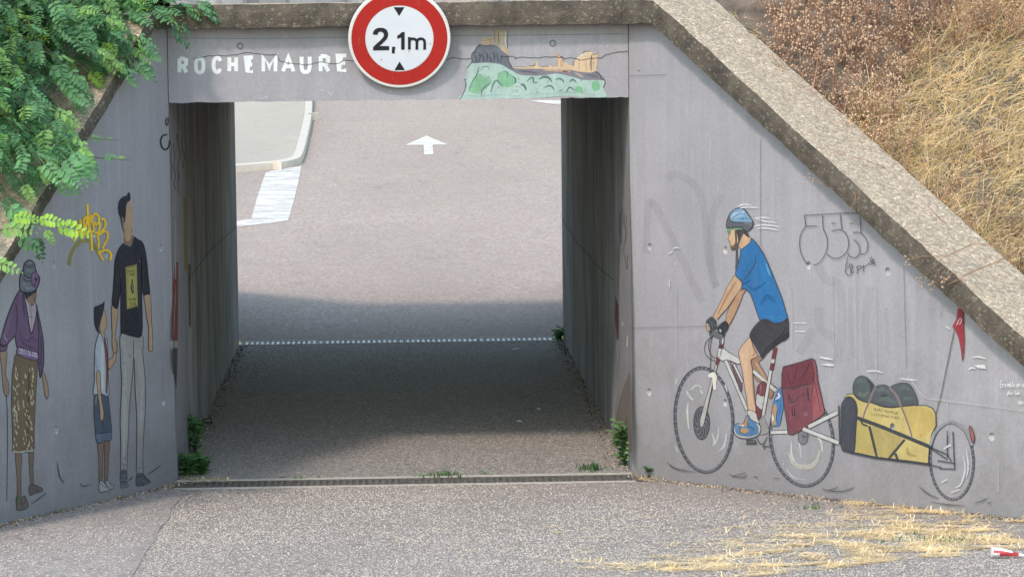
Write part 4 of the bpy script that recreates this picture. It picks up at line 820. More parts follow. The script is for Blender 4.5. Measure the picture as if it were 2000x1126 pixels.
MR.poly('shorts', C3, [(650,865),(690,855),(750,882),(800,876),(838,850),(845,900),(840,960),(800,1000),(740,1040),(690,1095),(665,1120),(640,1080),(600,1010),(578,965),(610,905)], srgb(62,62,68), LN, 1.6, parent=cyc, extra=[gr([(640,900),(700,960),(760,960)], 6, srgb(78,78,84), .7), gr([(830,900),(790,970),(700,1050),(668,1105)], 2, srgb(45,46,52))])
MR.poly('glove', C2, [(560,190),(600,145),(640,130),(690,180),(700,240),(690,300),(640,320),(620,360),(600,330),(575,320),(558,260)], srgb(68,76,86), LN, 1.2, parent=cyc, extra=[('p', [(558,225),(585,230),(605,270),(600,325),(580,320),(562,270)], srgb(220,175,125)), gr([(620,200),(650,250),(640,300)], 3, srgb(95,105,115)), gr([(650,140),(690,175),(715,185),(700,260)], 1.8, srgb(190,190,188)), gr([(585,240),(590,310)], 1.0, LN)])
MR.poly('glove', C2, [(710,290),(740,240),(820,188),(865,250),(845,310),(815,345),(805,395),(765,370),(730,340)], srgb(48,52,60), LN, 1.4, parent=cyc, extra=[gr([(740,300),(755,320),(750,340)], 4, srgb(180,190,190)), gr([(780,250),(820,270),(815,330)], 3, srgb(68,74,82))])
MR.poly('neck', C1, [(600,430),(660,470),(705,490),(690,555),(620,610),(585,640),(545,600),(555,520)], srgb(215,172,130), LN, 1.0, parent=cyc)
MR.poly('face', C1, [(410,385),(520,380),(545,480),(540,560),(520,600),(490,640),(455,645),(440,600),(440,570),(425,545),(430,530),(412,515),(420,480),(415,440)], srgb(220,178,130), LN, 1.0, parent=cyc, extra=[('p', [(445,600),(480,590),(510,540),(520,590),(495,635),(460,648)], srgb(110,95,70), .9), gr([(425,545),(445,548)], 1.2, LN), gr([(440,575),(470,585)], 1.2, srgb(120,85,60))])
MR.poly('hair', C1, [(520,385),(600,375),(660,420),(690,485),(660,478),(610,440),(575,480),(550,530),(535,470)], srgb(66,62,60), None, parent=cyc)
MR.poly('sunglasses', C1, [(400,380),(440,368),(590,368),(588,385),(480,388),(445,400),(445,450),(430,455),(412,420)], srgb(108,160,112), None, parent=cyc, extra=[gr([(430,400),(438,450)], 2, srgb(60,95,70))])
MR.stroke('helmet_strap', C1, [[(505,390),(515,480),(515,600),(520,720),(510,900)],[(610,390),(585,460),(545,560),(520,640),(530,780),(520,890)],[(505,400),(515,520)]], 3.6, srgb(85,88,95), parent=cyc)
MR.poly('helmet', C1, [(392,360),(392,290),(410,230),(450,160),(520,112),(590,112),(640,140),(680,200),(715,255),(738,300),(725,350),(680,395),(650,408),(615,385),(585,355),(520,352),(450,358)], srgb(98,102,112), LN, 2.0, parent=cyc, extra=[
    ('p', [(432,250),(450,175),(520,118),(590,118),(635,150),(675,210),(722,285),(640,292),(500,285),(460,272)], srgb(125,170,205)), gr([(432,215),(432,250),(465,285),(560,290),(720,288)], 1.6, LN), gr([(450,230),(500,180),(560,160)], 3, srgb(185,215,235)), gr([(480,255),(540,215),(620,200)], 3, srgb(165,200,225)), gr([(580,170),(620,155)], 2, srgb(225,235,240)), gr([(560,250),(640,240),(690,260)], 4, srgb(105,150,190)), gr([(600,310),(690,305),(700,340)], 6, srgb(125,130,140), .7)])
MW = srgb(225, 225, 225)
MR.stroke('motion_stroke', C1, [[(520,95),(590,65),(680,65),(720,78)],[(560,105),(660,95),(800,105)],[(750,240),(860,230),(960,245)],[(780,250),(900,280),(1040,300)],[(740,345),(850,325),(1000,335),(1080,360)],[(780,370),(900,365),(1080,395)]], 3.4, MW, taper=True, alpha=.7, wear=.5)
MR.stroke('motion_stroke', C3, [[(880,880),(965,882)],[(890,938),(960,940)],[(1060,1115),(1120,1122)]], 2.2, MW, taper=True, alpha=.8)
MR.stroke('motion_stroke', Lf, [[(975,190),(1050,200),(1115,215)],[(1000,262),(1070,262),(1125,270)]], 2.6, MW, taper=True, alpha=.85)
# trailer
MR.poly('sack', T6, [(150,270),(148,180),(180,105),(235,78),(290,90),(345,140),(382,195),(370,250),(320,370),(250,345),(190,310)], srgb(84,96,98), LN, 1.8, parent=trl, extra=[gr([(180,160),(230,130),(290,150)], 7, srgb(100,116,116), .7), gr([(200,260),(260,290),(310,250)], 7, srgb(108,130,118), .7), gr([(300,110),(350,180),(340,260)], 6, srgb(68,76,80), .7)])
MR.poly('sack', T6, [(560,200),(620,165),(700,153),(760,165),(800,215),(845,310),(855,395),(780,400),(690,408),(640,330),(590,250)], srgb(82,92,95), LN, 1.8, parent=trl, extra=[gr([(650,220),(720,200),(770,240)], 8, srgb(105,120,118), .6), gr([(700,330),(770,320),(820,340)], 7, srgb(98,115,108), .7)])
MR.poly('sack', T6, [(335,365),(365,270),(400,195),(460,175),(510,182),(560,220),(620,300),(660,360),(685,412),(560,420),(450,405)], srgb(86,94,100), LN, 1.8, parent=trl, extra=[gr([(420,240),(480,220),(540,260)], 8, srgb(108,120,122), .6), gr([(420,350),(520,330),(610,370)], 8, srgb(104,118,114), .7), gr([(450,290),(520,290)], 5, srgb(66,74,80), .6)])
TYE = srgb(205, 185, 108)
MR.poly('trailer_bag', T6, [(50,310),(80,282),(150,270),(210,330),(300,370),(360,368),(450,405),(560,420),(690,412),(800,400),(950,402),(1020,430),(1055,490),(1060,620),(1010,720),(985,880),(972,1045),(780,1020),(540,990),(400,970),(160,915),(175,700),(190,520),(180,420),(120,320)], TYE, LN, 2.0, sm=False, parent=trl, wear=.2, extra=[
    ('p', [(700,440),(900,420),(1000,450),(1040,520),(1030,640),(900,760),(780,700)], srgb(212,184,98), .6), ('p', [(200,560),(300,610),(390,920),(170,900)], srgb(190,172,95), .7), ('p', [(340,640),(560,700),(690,770),(540,960),(430,950)], srgb(188,170,100), .6), gr([(880,560),(900,640),(890,720)], 4, srgb(225,190,130), .6), gr([(740,860),(760,930),(850,960)], 6, srgb(185,165,90), .6),
    gr([(150,268),(205,330),(300,372)], 2.2, LN), gr([(335,368),(450,408),(560,424),(690,412),(850,400)], 2.2, LN)] +
    [gr(q, .75, srgb(85,85,55)) for q in text_lines('RESPECT POUR NATURE', 378, 430, 11, 26, .35, .17)+text_lines('TU IL EST ON ROULE AU SOLEIL', 345, 482, 10, 24, .3, .14)])
MR.poly('bag_front', T6, [(20,870),(18,720),(15,430),(40,350),(85,305),(130,310),(175,360),(195,450),(185,560),(175,740),(158,912),(80,900)], srgb(70,74,84), LN, 1.8, parent=trl, extra=[gr([(80,340),(110,500),(90,800)], 10, srgb(84,88,98), .6)])
MR.stroke('bag_edge', T5, [[(98,540),(100,640),(104,735)]], 3.0, LN, parent=trl)
DK = srgb(62, 68, 78)
MR.stroke('trailer_frame', T6, [[(190,535),(500,650),(1015,865)]], 7.5, DK, sm=False, parent=trl); MR.stroke('trailer_frame', T6, [[(25,885),(160,925),(400,975),(780,1020),(1000,1050)]], 5, DK, sm=False, parent=trl)
MR.stroke('trailer_frame', T6, [[(325,625),(410,970)],[(715,775),(540,985)],[(610,925),(640,1000)]], 5, DK, sm=False, parent=trl)
MR.stroke('trailer_frame', T6, [[(235,575),(260,610),(310,625)]], 3.5, DK, parent=trl)
MR.stroke('bag_strap', T6, [[(395,200),(350,290),(320,370),(280,460),(258,540)],[(545,205),(610,270),(650,345),(680,420),(730,540),(770,660),(795,750)]], 3.6, srgb(165,140,138), parent=trl); MR.stroke('bag_strap', T6, [[(395,200),(350,290),(320,370),(280,460),(258,540)],[(545,205),(610,270),(650,345),(680,420),(730,540),(770,660),(795,750)]], 1.2, srgb(105,80,85), parent=trl)
MR.stroke('mudguard', T5, [[(555,740),(575,680),(620,635),(660,622),(710,645),(745,690),(765,740)]], 6, srgb(150,152,158), parent=trl, alpha=.8)
MR.stroke('trailer_frame', T5, [[(545,745),(640,785),(660,820)],[(640,665),(640,800)],[(668,670),(676,855)],[(560,755),(640,810)],[(590,815),(680,830)],[(600,855),(680,858)],[(545,835),(610,850)]], 2.4, DK, sm=False, parent=trl)
sw([[(620,760),(650,740),(660,745)],[(715,780),(730,850),(710,930),(680,950)],[(735,760),(745,840),(735,900)],[(610,925),(640,910)],[(660,975),(700,960)]], 4, srgb(205,208,210), .7, trl, T5)
MR.poly('tail_light', T5, [(748,650),(760,650),(775,690),(772,725),(762,715)], srgb(165,95,88), LN, 1.8, parent=trl)
MR.stroke('flag_pole', FL, [[(410,265),(330,650),(290,850),(235,1060)]], 1.6, LN, parent=trl)
MR.poly('flag', FL, [(448,60),(492,95),(500,250),(505,400),(490,555),(478,480),(455,350),(418,262),(395,228),(430,160)], srgb(168,48,58), srgb(120,50,58), 1.0, parent=trl, label='small red pennant lettered with a white P', extra=[gr(q, 1.5, srgb(225,215,215)) for q in [[(430,222),(450,180),(462,150)],[(452,165),(470,152),(478,175),(465,205),(450,205)]]])
MR.stroke('motion_stroke', FL, [[(580,525),(640,520),(720,540)],[(545,640),(580,625),(620,635)],[(330,230),(375,255)]], 3, MW, taper=True, alpha=.75)
MR.poly('motion_stroke', FL, [(595,600),(700,595),(718,635),(640,628)], MW, sm=False, alpha=.75, wear=.5)
MR.stroke('motion_stroke', T5, [[(0,300),(40,308),(70,312)],[(10,335),(50,340),(78,342)],[(235,370),(280,368),(320,378)],[(400,405),(440,410),(490,414)]], 2.6, MW, taper=True, alpha=.7)
MR.stroke('handwriting', FL, text_lines('Ensemble on va', 852, 752, 17, 58, .12)+text_lines('plus loin', 915, 845, 15, 36, .2)+text_lines('NH', 1025, 940, 17, 38, .5), .95, (.66,.68,.68), label='white handwritten line about going further together')
MR.stroke('ground_stroke', B4, [[(70,820),(130,860),(250,880)],[(440,885),(480,905),(540,910),(560,895)],[(470,905),(550,882)],[(600,908),(625,910)],[(725,915),(760,918)],[(1015,980),(1060,990),(1120,968)],[(1060,995),(1150,995),(1220,970)]], 3, srgb(55,55,60), taper=True, alpha=.85)
MR.stroke('ground_stroke', T5, [[(500,945),(550,985),(600,1005)],[(550,1020),(640,1035),(730,1040)],[(775,1028),(810,1018),(845,1000)],[(840,1030),(858,1022)]], 3, srgb(70,70,76), taper=True, alpha=.8)
MR.stroke('graffiti_tag', C3, [[(955,142),(1080,135),(1200,128),(1310,128),(1335,150),(1342,262)],[(955,142),(962,215)],[(960,217),(1040,215)],[(1078,140),(1083,230),(1108,290),(1110,360),(1085,430),(1050,470),(1015,484)],[(960,217),(930,270),(920,330),(930,400),(960,460),(985,480)],[(1140,250),(1200,240),(1240,270),(1258,330),(1245,390),(1200,430),(1150,435),(1105,405)],[(1200,132),(1212,240)],[(1285,260),(1340,262),(1375,300),(1390,350),(1375,400),(1335,410)],[(1290,305),(1325,340),(1335,390),(1310,430),(1270,425),(1250,400)],[(1140,198),(1165,196)],[(1262,198),(1290,196)]], 1.5, (.03,.03,.035), wear=.1, label='thin black outlined tag of three bubble letters')
MR.stroke('graffiti_tag', C3, [[(1250,425),(1245,470),(1238,490),(1255,500),(1268,470)],[(1235,500),(1240,540),(1265,555),(1280,520),(1285,490),(1275,480),(1272,530),(1300,530)],[(1315,490),(1318,540)],[(1312,495),(1340,488),(1342,505),(1318,515)],[(1362,480),(1358,530)],[(1345,500),(1380,485),(1400,470)],[(1400,430),(1425,480)],[(1412,425),(1440,485)],[(1395,470),(1435,440)],[(1400,482),(1442,462)]], 1.3, (.03,.03,.035), wear=.1, label='small black handwritten signature under the bubble letters')
MR.stroke('scuff_mark', fr(1230,300,4.332), [[(328,848),(345,835),(365,825)],[(365,805),(390,793),(420,800)],[(333,1065),(336,1126)]], 2.2, srgb(225,225,220), taper=True)
MR.stroke('formwork_seam', ONE, [[(1229,148),(1300,146)],[(1485,270),(1485,480)],[(1765,520),(1770,720)],[(1232,640),(1400,636)]], 1.0, srgb(105,105,112), sm=False, alpha=.7)
MR.stroke('efflorescence', FL, [[(0,745),(120,900),(270,930),(500,960),(800,1000),(1077,1035)]], 3, srgb(190,190,195), alpha=.35)
MR.stroke('drip_stain', ONE, [[(1625,545),(1628,700)],[(1670,530),(1672,720)],[(1710,560),(1712,740)],[(1850,780),(1852,850)],[(1950,900),(1950,960)],[(1320,560),(1322,700)],[(1545,560),(1548,680)]], 5, srgb(185,185,190), sm=False, alpha=.22, taper=True)
#__PART2__
# ================================================================== HEIGHT LIMIT SIGN
TILT = rad(15)
sn = V((0, -math.cos(TILT), -math.sin(TILT))); su = V((1, 0, 0)); sv_ = V((0, -math.sin(TILT), math.cos(TILT)))
sc0 = hit(780.1, 75.7, V((0, -.118, 0)), V((0, -1, 0)))
RS = 99.6/6000*(CD-.118)
sign = thing('height_limit_sign', 'round red and white height limit sign reading 2,1m on the lintel', 'road sign', sc0 - sv_*RS)
def disc(name, r0, r1, lift, mat, n=72):
    vs = []; fs = []
    for k in range(n):
        a = 2*math.pi*k/n; e = su*math.cos(a)+sv_*math.sin(a); vs += [sc0+sn*lift+e*r1] + ([sc0+sn*lift+e*r0] if r0 else [])
    if r0: fs = [(2*k, 2*((k+1) % n), 2*((k+1) % n)+1, 2*k+1) for k in range(n)]
    else: fs = [tuple(range(n))]
    return mesh_obj(name, vs, fs, mat, sign)
def mat_sign(name, rgb, rough=.38):
    t = NT(name); n = t.noise(5, 4); g = t.noise(1.0, 5, .7, t.map(30, 30, 4))
    c = t.mix(1.0, rgb, t.ramp(n, [(.3, .94), (.7, 1.03)]), 'MULTIPLY'); c = t.mix(t.ramp(g, [(.6, 0.0), (.85, .3)]), c, (.4, .38, .35))
    t.col(c); return t.done(rough)
S_red = mat_sign('sign red', srgb(206, 40, 34)); S_wht = mat_sign('sign white', (.66, .70, .76)); S_rim = mat_sign('sign rim', (.70, .70, .68)); S_blk = mat_sign('sign black', (.022, .022, .027))
S_back = mat_plain('sign back metal', (.32, .32, .32), .5, .15, 12, .6)
pl = MB(); n = 72; rg = []
for r_, dz in ((.0, -.030), (RS*.955, -.030), (RS*.995, -.027), (RS, -.018), (RS, -.006), (RS*.992, 0.0), (RS*.97, .001), (.0, .0005)):
    rg.append((r_, dz))
for r_, dz in rg[1:-1]:
    for k in range(n):
        a = 2*math.pi*k/n; pl.v.append(sc0 + sn*dz + (su*math.cos(a)+sv_*math.sin(a))*r_)
for j in range(len(rg)-3):
    for k in range(n): pl.f.append((j*n+k, j*n+(k+1)%n, (j+1)*n+(k+1)%n, (j+1)*n+k)); pl.i.append(0 if j < 3 else 1)
pl.f.append(tuple(range(n))[::-1]); pl.i.append(0); pl.f.append(tuple(range((len(rg)-3)*n, (len(rg)-2)*n))); pl.i.append(1)
pl.build('plate', [S_back, S_rim], sign)
disc('red_ring', RS*.668, RS*.938, .0022, S_red); disc('white_field', 0, RS*.66, .0026, S_wht)
PS = Painter(sc0+sn*.0022, sn, sign, step=.0002)
SG = fr(660, 0, 5.12)
def sgp(name, pts, sm=False):
    o = PS.poly(name, SG, pts, (.022, .022, .027), sm=sm, wear=.02, var=.05); o.data.materials[0] = S_blk; return o
sgp('arrow_mark', [(557,74),(665,74),(612,163)]); sgp('arrow_mark', [(617,617),(670,703),(565,703)])
def sgs(name, lines, w, sm=True):
    o = PS.stroke(name, SG, lines, w, (.022, .022, .027), sm=sm, wear=.02); o.data.materials[0] = S_blk; return o
sgp('digit', [(348,348),(352,322),(368,298),(395,282),(428,278),(462,284),(488,302),(502,330),(502,362),(490,390),(465,418),(436,445),(414,462),(512,462),(512,503),(350,506),(354,470),(385,440),(422,408),(450,378),(460,352),(455,332),(438,320),(420,319),(404,326),(396,350)])
sgp('comma', [(541,470),(574,468),(566,536),(539,536)])
sgp('digit', [(667,322),(667,498),(632,498),(632,376),(593,390),(593,358),(616,346),(640,322)])
sgs('letter', [[(714,372),(714,498)],[(713,425),(720,402),(740,390),(765,392),(783,405),(789,430),(789,498)],[(789,430),(797,402),(820,390),(845,392),(862,405),(867,430),(867,498)]], 27/5.12)
for sx in (-.13, .13):                       # clamps between the plate and the lintel
    b = MB(); q = sc0 + su*sx
    b.box((q.x-.02, -.16, q.z+.02), (q.x+.02, -.11, q.z+.035)) if 0 else None
    zc_ = sc0.z-.16; yb = sc0.y - (-.16)*-math.sin(TILT)*-1
    p_ = sc0 + su*sx - sv_*.17 - sn*.031
    b.box((p_.x-.018, p_.y, p_.z-.016), (p_.x+.018, LY+.01, p_.z+.016)); b.build('bracket', S_back, sign)
for (bx, by) in ((432, 597), (712, 516), (922, 437)):
    p_ = hit(*SG((bx, by)), sc0+sn*.004, sn); b = MB(); b.tube([p_-sn*.004, p_+sn*.001], .004, 8); b.build('rivet', S_back, sign)

# ================================================================== DRAINS
def drain(y0, y1, iron, fill, labels, grp, nb):
    c = MB()
    c.box((-HW, y0-.05, -.2), (HW, y0, .003)); c.box((-HW, y1, -.2), (HW, y1+.05, .003))
    tag(c.build('drain_channel', M_conc), kind='structure')
    vs = []; nx = 60
    for k in range(nx+1):
        x = -HW+2*HW*k/nx; e = max(0, 1-((x+.02)/1.02)**6) if fill else 0
        z = -.15+e*(.128+.008*noise.noise(V((x*8, 0, 1))))
        vs += [(x, y0, z), (x, y1, z)]
    tag(mesh_obj('drain_bed', vs, [(2*k, 2*k+2, 2*k+3, 2*k+1) for k in range(nx)], M_dirt if fill else M_black), kind='structure')
    n = 4; w = (2*HW-.01)/n; bar_me = None
    for s in range(n):
        x0 = -HW+.005+s*w+.002; x1 = x0+w-.004
        t = thing('drain_grate', labels[s], 'drain grate', ((x0+x1)/2, (y0+y1)/2, -.03), grp)
        f = MB(); dy = y1-y0; zt = -.002
        f.box((x0, y0+.003, zt-.028), (x1, y0+.03, zt)); f.box((x0, y1-.03, zt-.028), (x1, y1-.003, zt))
        f.box((x0, y0+.0301, zt-.026), (x0+.010, y1-.0301, zt-.001)); f.box((x1-.010, y0+.0301, zt-.026), (x1, y1-.0301, zt-.001))
        f.box((x0+.0101, (y0+y1)/2-.009, zt-.02), (x1-.0101, (y0+y1)/2+.009, zt-.002)); f.build('frame', iron, t)
        pitch = (x1-x0-.02)/nb
        for k in range(nb-1):
            xc = x0+.01+pitch*(k+1)
            if bar_me is None:
                b = MB(); bw = pitch*.23; b.box((xc-bw, y0+.0302, zt-.024), (xc+bw, y1-.0302, zt-.0008)); o = b.build('bar', iron, t); bar_me = o.data; off = o.location.x + WL[t.name].x - xc; lz = o.location.z; ly = o.location.y
            else:
                o = bpy.data.objects.new('bar', bar_me); col.objects.link(o); o.parent = t; o.location = (xc-WL[t.name].x, ly, lz)
drain(DN0, DN1, M_iron, True, ['dark iron drain grate at the left wall, weeds at its end', 'dirt-filled drain grate with a row of green sprouts', 'dirt-filled drain grate right of the sprouting one', 'drain grate with open black slots by the right wall'], 'drain grates across the front of the underpass', 17)
drain(DF0, DF1, M_galv, False, ['far drain grate against the left tunnel wall', 'far drain grate, second from the left tunnel wall', 'far drain grate, second from the right tunnel wall', 'far drain grate beside the small weed'], 'pale grates across the far end of the underpass', 15)
b = MB(); b.box((-HW-.3, .43, H+.725), (HW+.3, L-.01, 3.19)); tag(b.build('embankment_crown', M_soil), kind='structure')

# ================================================================== ROAD MARKINGS (thin sheets on the carriageway)
def marking(pts, frame, rgb, label=None, streak=True, lift=.006):
    px = [frame(p) for p in pts]; vs = [hit_ground(*p)+V((0, 0, lift)) for p in px]
    tr = tessellate_polygon([[V((p.x, p.y, 0)) for p in vs]])
    fs = []
    for t in tr:
        a, b_, c = (vs[i] for i in t); fs.append(tuple(t) if (b_-a).cross(c-a).z > 0 else tuple(t)[::-1])
    mt = M_mark if streak else M_mark2
    return tag(mesh_obj('road_marking', vs, fs, mt), kind='structure')
def mat_mark(name, wear):
    t = NT(name); t.col((.74, .715, .66)); t.b.inputs['Roughness'].default_value = .8
    f = t.ramp(t.noise(1.0, 5, .75, t.map(2.2, 9, 1)), [(.40, 0.0), (.60, wear)])
    f = t.math('MAXIMUM', f, t.ramp(t.noise(9, 5, .7), [(.5, 0.0), (.7, wear)]))
    tr = t.n.new('ShaderNodeBsdfTransparent'); mx = t.n.new('ShaderNodeMixShader')
    t.l.new(f, mx.inputs[0]); t.l.new(t.b.outputs[0], mx.inputs[1]); t.l.new(tr.outputs[0], mx.inputs[2]); t.l.new(mx.outputs[0], t.out.inputs[0]); return t.m
M_mark, M_mark2 = mat_mark('worn road paint', .6), mat_mark('road paint', .45)
marking([(235,460),(437,425),(420,520),(390,640),(360,738),(240,756),(65,775),(65,742),(150,730),(180,620),(215,510)], FK, 0)
marking([(1155,252),(1278,303),(1190,304),(1195,359),(1143,361),(1140,305),(1035,305)], FK, 0, streak=False)
marking([(1745,50),(2100,104),(2100,94),(1850,66),(1935,62),(2100,60),(2100,50)], FK, 0, streak=False)
# reinstatement seam on the far road

# ================================================================== PLANTS
def leaflet(mb, base, d, up, ln, wd, mi=0, cup=.15):
    d = d.normalized(); s = d.cross(up).normalized(); u = s.cross(d)
    P = [base, base+d*ln*.28+s*wd*.46+u*cup*wd, base+d*ln*.68+s*wd*.48+u*cup*wd, base+d*ln, base+d*ln*.68-s*wd*.48+u*cup*wd, base+d*ln*.28-s*wd*.46+u*cup*wd]
    mb.add(P, [(0, 1, 2, 3), (0, 3, 4, 5)], mi)
def pinnate(mb, M, length, pairs, rnd, mi=0, stem=True):
    """a feathery compound leaf; M places it (x = rachis, z = up)"""
    q = lambda x, y, z: M @ V((x, y, z)); ax = (M.to_3x3())
    droop = rnd.uniform(.12, .34)*length; prev = q(0, 0, 0); pts = [prev]
    up = ax @ V((0, 0, 1))
    for k in range(1, pairs+2):
        x = length*(.16+.84*k/(pairs+1)); z = -droop*(x/length)**2; p = q(x, 0, z); pts.append(p)
        ll = length*.25*math.sin(math.pi*min(.93, .28+.62*k/(pairs+1)))*rnd.uniform(.88, 1.1)
        if k == pairs+1:
            leaflet(mb, p, ax @ V((1, 0, -.5)), up, ll, ll*.52, mi)
        else:
            for sd in (-1, 1):
                dd = ax @ V((rnd.uniform(.2, .6), sd, rnd.uniform(-.65, .1))); leaflet(mb, p, dd, ax @ V((0, rnd.uniform(-.25, .25), 1)), ll, ll*.52, mi)
    if stem: mb.tube([pts[0], pts[len(pts)//2], pts[-1]], [.0022, .0016, .0008], 3, mi)
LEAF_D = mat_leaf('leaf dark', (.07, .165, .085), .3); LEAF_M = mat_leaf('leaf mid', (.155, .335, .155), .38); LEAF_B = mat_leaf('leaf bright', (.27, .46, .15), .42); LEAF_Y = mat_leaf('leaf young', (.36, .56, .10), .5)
M_bark = mat_plain('bark', (.13, .095, .065), .95, .4, 18, bump=.5); M_twig = mat_plain('green twig', (.07, .075, .04), .9, .3, 18)
rnd = random.Random(21)
tree = thing('acacia_tree', 'green acacia tree with feathery leaves hanging over the left coping', 'tree', (-4.3, -.5, 2.7))
b = MB(); b.tube([(-4.3,-.5,2.6),(-4.2,-.55,3.2),(-3.95,-.65,3.8),(-3.7,-.7,4.3)], [.085,.075,.06,.045], 8); b.build('trunk', M_bark, tree, True)
leafv = []
for k, (mt, ln, pr) in enumerate([(LEAF_M,.25,6),(LEAF_M,.22,5),(LEAF_D,.25,6),(LEAF_B,.23,6),(LEAF_Y,.24,6),(LEAF_M,.27,7),(LEAF_D,.22,5),(LEAF_B,.25,6)]):
    mb = MB(); pinnate(mb, Matrix.Identity(4), ln, pr, rnd); o_ = mb.build('leaf', mt, None, origin=V((0, 0, 0))); leafv.append(o_.data); bpy.data.objects.remove(o_)
def orient_m(p, d, up, sc_):
    x = d.normalized(); y = up.cross(x).normalized(); z = x.cross(y)
    m_ = Matrix(((x.x, y.x, z.x, p.x), (x.y, y.y, z.y, p.y), (x.z, y.z, z.z, p.z), (0, 0, 0, 1)))
    return m_ @ Matrix.Scale(sc_, 4)
CROWN = [(-60,-60),(250,-60),(310,-30),(366,-10),(368,4),(334,22),(296,40),(276,84),(262,110),(240,140),(225,132),(205,128),(182,140),(160,168),(134,184),(118,212),(124,240),(146,270),(150,290),(120,300),(108,322),(78,312),(52,336),(20,362),(-60,380)]
def depth_for(px, py):
    e = max(0, min(1, (px-150)/200))          # close to the wall where the crown reaches over the lintel
    return (-.30 - 1.8*max(0, min(1, (py+40)/470)))*(1-.62*e) + rnd.uniform(-.3, .2)*(1-.85*e) - .25*(1-e)
tips = []
while len(tips) < 124:
    p = (rnd.uniform(-60, 430), rnd.uniform(-60, 410))
    if pip(p, CROWN): tips.append((p, depth_for(*p), None))
for p in [(378,16),(345,40),(280,92),(268,114),(240,140),(215,130),(160,168),(134,182),(152,276),(150,290),(118,298),(104,318),(74,310),(50,332),(320,46),(370,2),(272,116),(132,256),(40,350),(0,370),(90,298),(300,20),(250,60),(200,40)]:
    tips.append((p, depth_for(*p), None))
for k in range(46):                       # the crown goes on outside the picture and shades the coping
    p = (rnd.uniform(-420, -70), rnd.uniform(-260, 360)); tips.append((p, rnd.uniform(-3.3, -1.2), None))
allb = MB(); LV = []
for (p, yd, _) in tips:
    tip = hit(p[0], p[1], V((0, yd, 0)), V((0, 1, 0)))
    root = V((-3.75+rnd.uniform(-.3, .2), -.75+rnd.uniform(-.25, .2), rnd.uniform(2.9, 4.2)))
    mid = (root+tip)/2 + V((rnd.uniform(-.15, .15), rnd.uniform(-.25, .1), .22+rnd.uniform(-.1, .15)))
    pts = []
    for k in range(9):
        t = k/8; pts.append(root*(1-t)**2 + mid*2*t*(1-t) + tip*t*t)
    LV.append(pts)
placed = 0; extra_leaves = MB(); cand = []
for bi, pts in enumerate(LV):
    nl = 20
    for k in range(nl):
        t = .30+.70*k/(nl-1); f = t*8; i = min(7, int(f)); P = pts[i].lerp(pts[i+1], f-i); T = (pts[i+1]-pts[i]).normalized()
        sd = 1 if k % 2 else -1; side_ = T.cross(V((0, 0, 1))).normalized()*sd
        d = (T*rnd.uniform(.3, .9) + side_*rnd.uniform(.4, 1.0) + V((0, rnd.uniform(-.5, .1), rnd.uniform(-.45, .3)))).normalized()
        if k == nl-1: d = (T+V((0, 0, -.2))).normalized()
        up_ = V((rnd.uniform(-.5, .3), rnd.uniform(-1.3, -.3), 1)).normalized()
        r = rnd.random(); depthy = P.y
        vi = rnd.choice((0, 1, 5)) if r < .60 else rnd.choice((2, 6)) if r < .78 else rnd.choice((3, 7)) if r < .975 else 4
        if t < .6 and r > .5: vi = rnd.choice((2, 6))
        cand.append((P.y - .3*t + (9 if bi >= len(LV)-46 else 0), P, d, up_, rnd.uniform(.5, 1.0), vi))
for (px, py, yd, vs_, ang, s_) in [(60,428,-2.5,4,0,.8),(92,437,-2.45,4,-8,1.05),(10,426,-2.55,4,5,.8),(-15,445,-2.6,3,0,1.0),(-30,505,-2.7,3,-15,.9),(20,460,-2.5,1,-20,.9),(85,440,-2.4,3,-60,.55),(66,450,-2.4,2,-75,.7),(170,268,-1.7,1,0,.45),(195,305,-1.75,1,0,.5),(228,308,-1.75,4,10,.2),(205,272,-1.7,0,10,.2),(120,345,-2.1,1,-40,.7),(0,395,-2.4,0,-30,1)]:
    P = hit(px, py, V((0, yd, 0)), V((0, 1, 0))); d = V((math.cos(rad(ang)), -.15, math.sin(rad(ang)))); cand.append((-99, P, d, V((0, -.85, .5)), s_, vs_))
cand.sort(key=lambda c: c[0])
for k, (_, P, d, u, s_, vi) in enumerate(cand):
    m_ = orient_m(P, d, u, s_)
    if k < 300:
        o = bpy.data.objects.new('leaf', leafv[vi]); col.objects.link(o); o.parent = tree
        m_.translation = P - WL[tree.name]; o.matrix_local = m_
    else:
        me = leafv[vi]; n0 = len(extra_leaves.v)
        extra_leaves.v += [m_ @ v.co for v in me.vertices]; mi = {LEAF_M: 0, LEAF_D: 1, LEAF_B: 2, LEAF_Y: 3}[me.materials[0]]
        for pgn in me.polygons: extra_leaves.f.append(tuple(n0+i for i in pgn.vertices)); extra_leaves.i.append(mi)
tag(extra_leaves.build('foliage', [LEAF_M, LEAF_D, LEAF_B, LEAF_Y], tree), kind='stuff')
tw = MB()
for pts in LV[::1]: tw.tube(pts, [.008-.0008*k for k in range(9)], 4)
tag(tw.build('twigs', M_twig, tree), kind='stuff')
tw2 = MB()
for q in ([(150,268),(200,272),(232,274)], [(160,306),(215,310),(255,313)], [(-20,455),(40,440),(92,437)]):
    tw2 = MB(); tw2.tube([hit(x, y, V((0, -1.75 if y < 400 else -2.45, 0)), V((0, 1, 0))) for x, y in q], [.005, .004, .002], 4)
    tw2.build('twig', M_twig, tree)

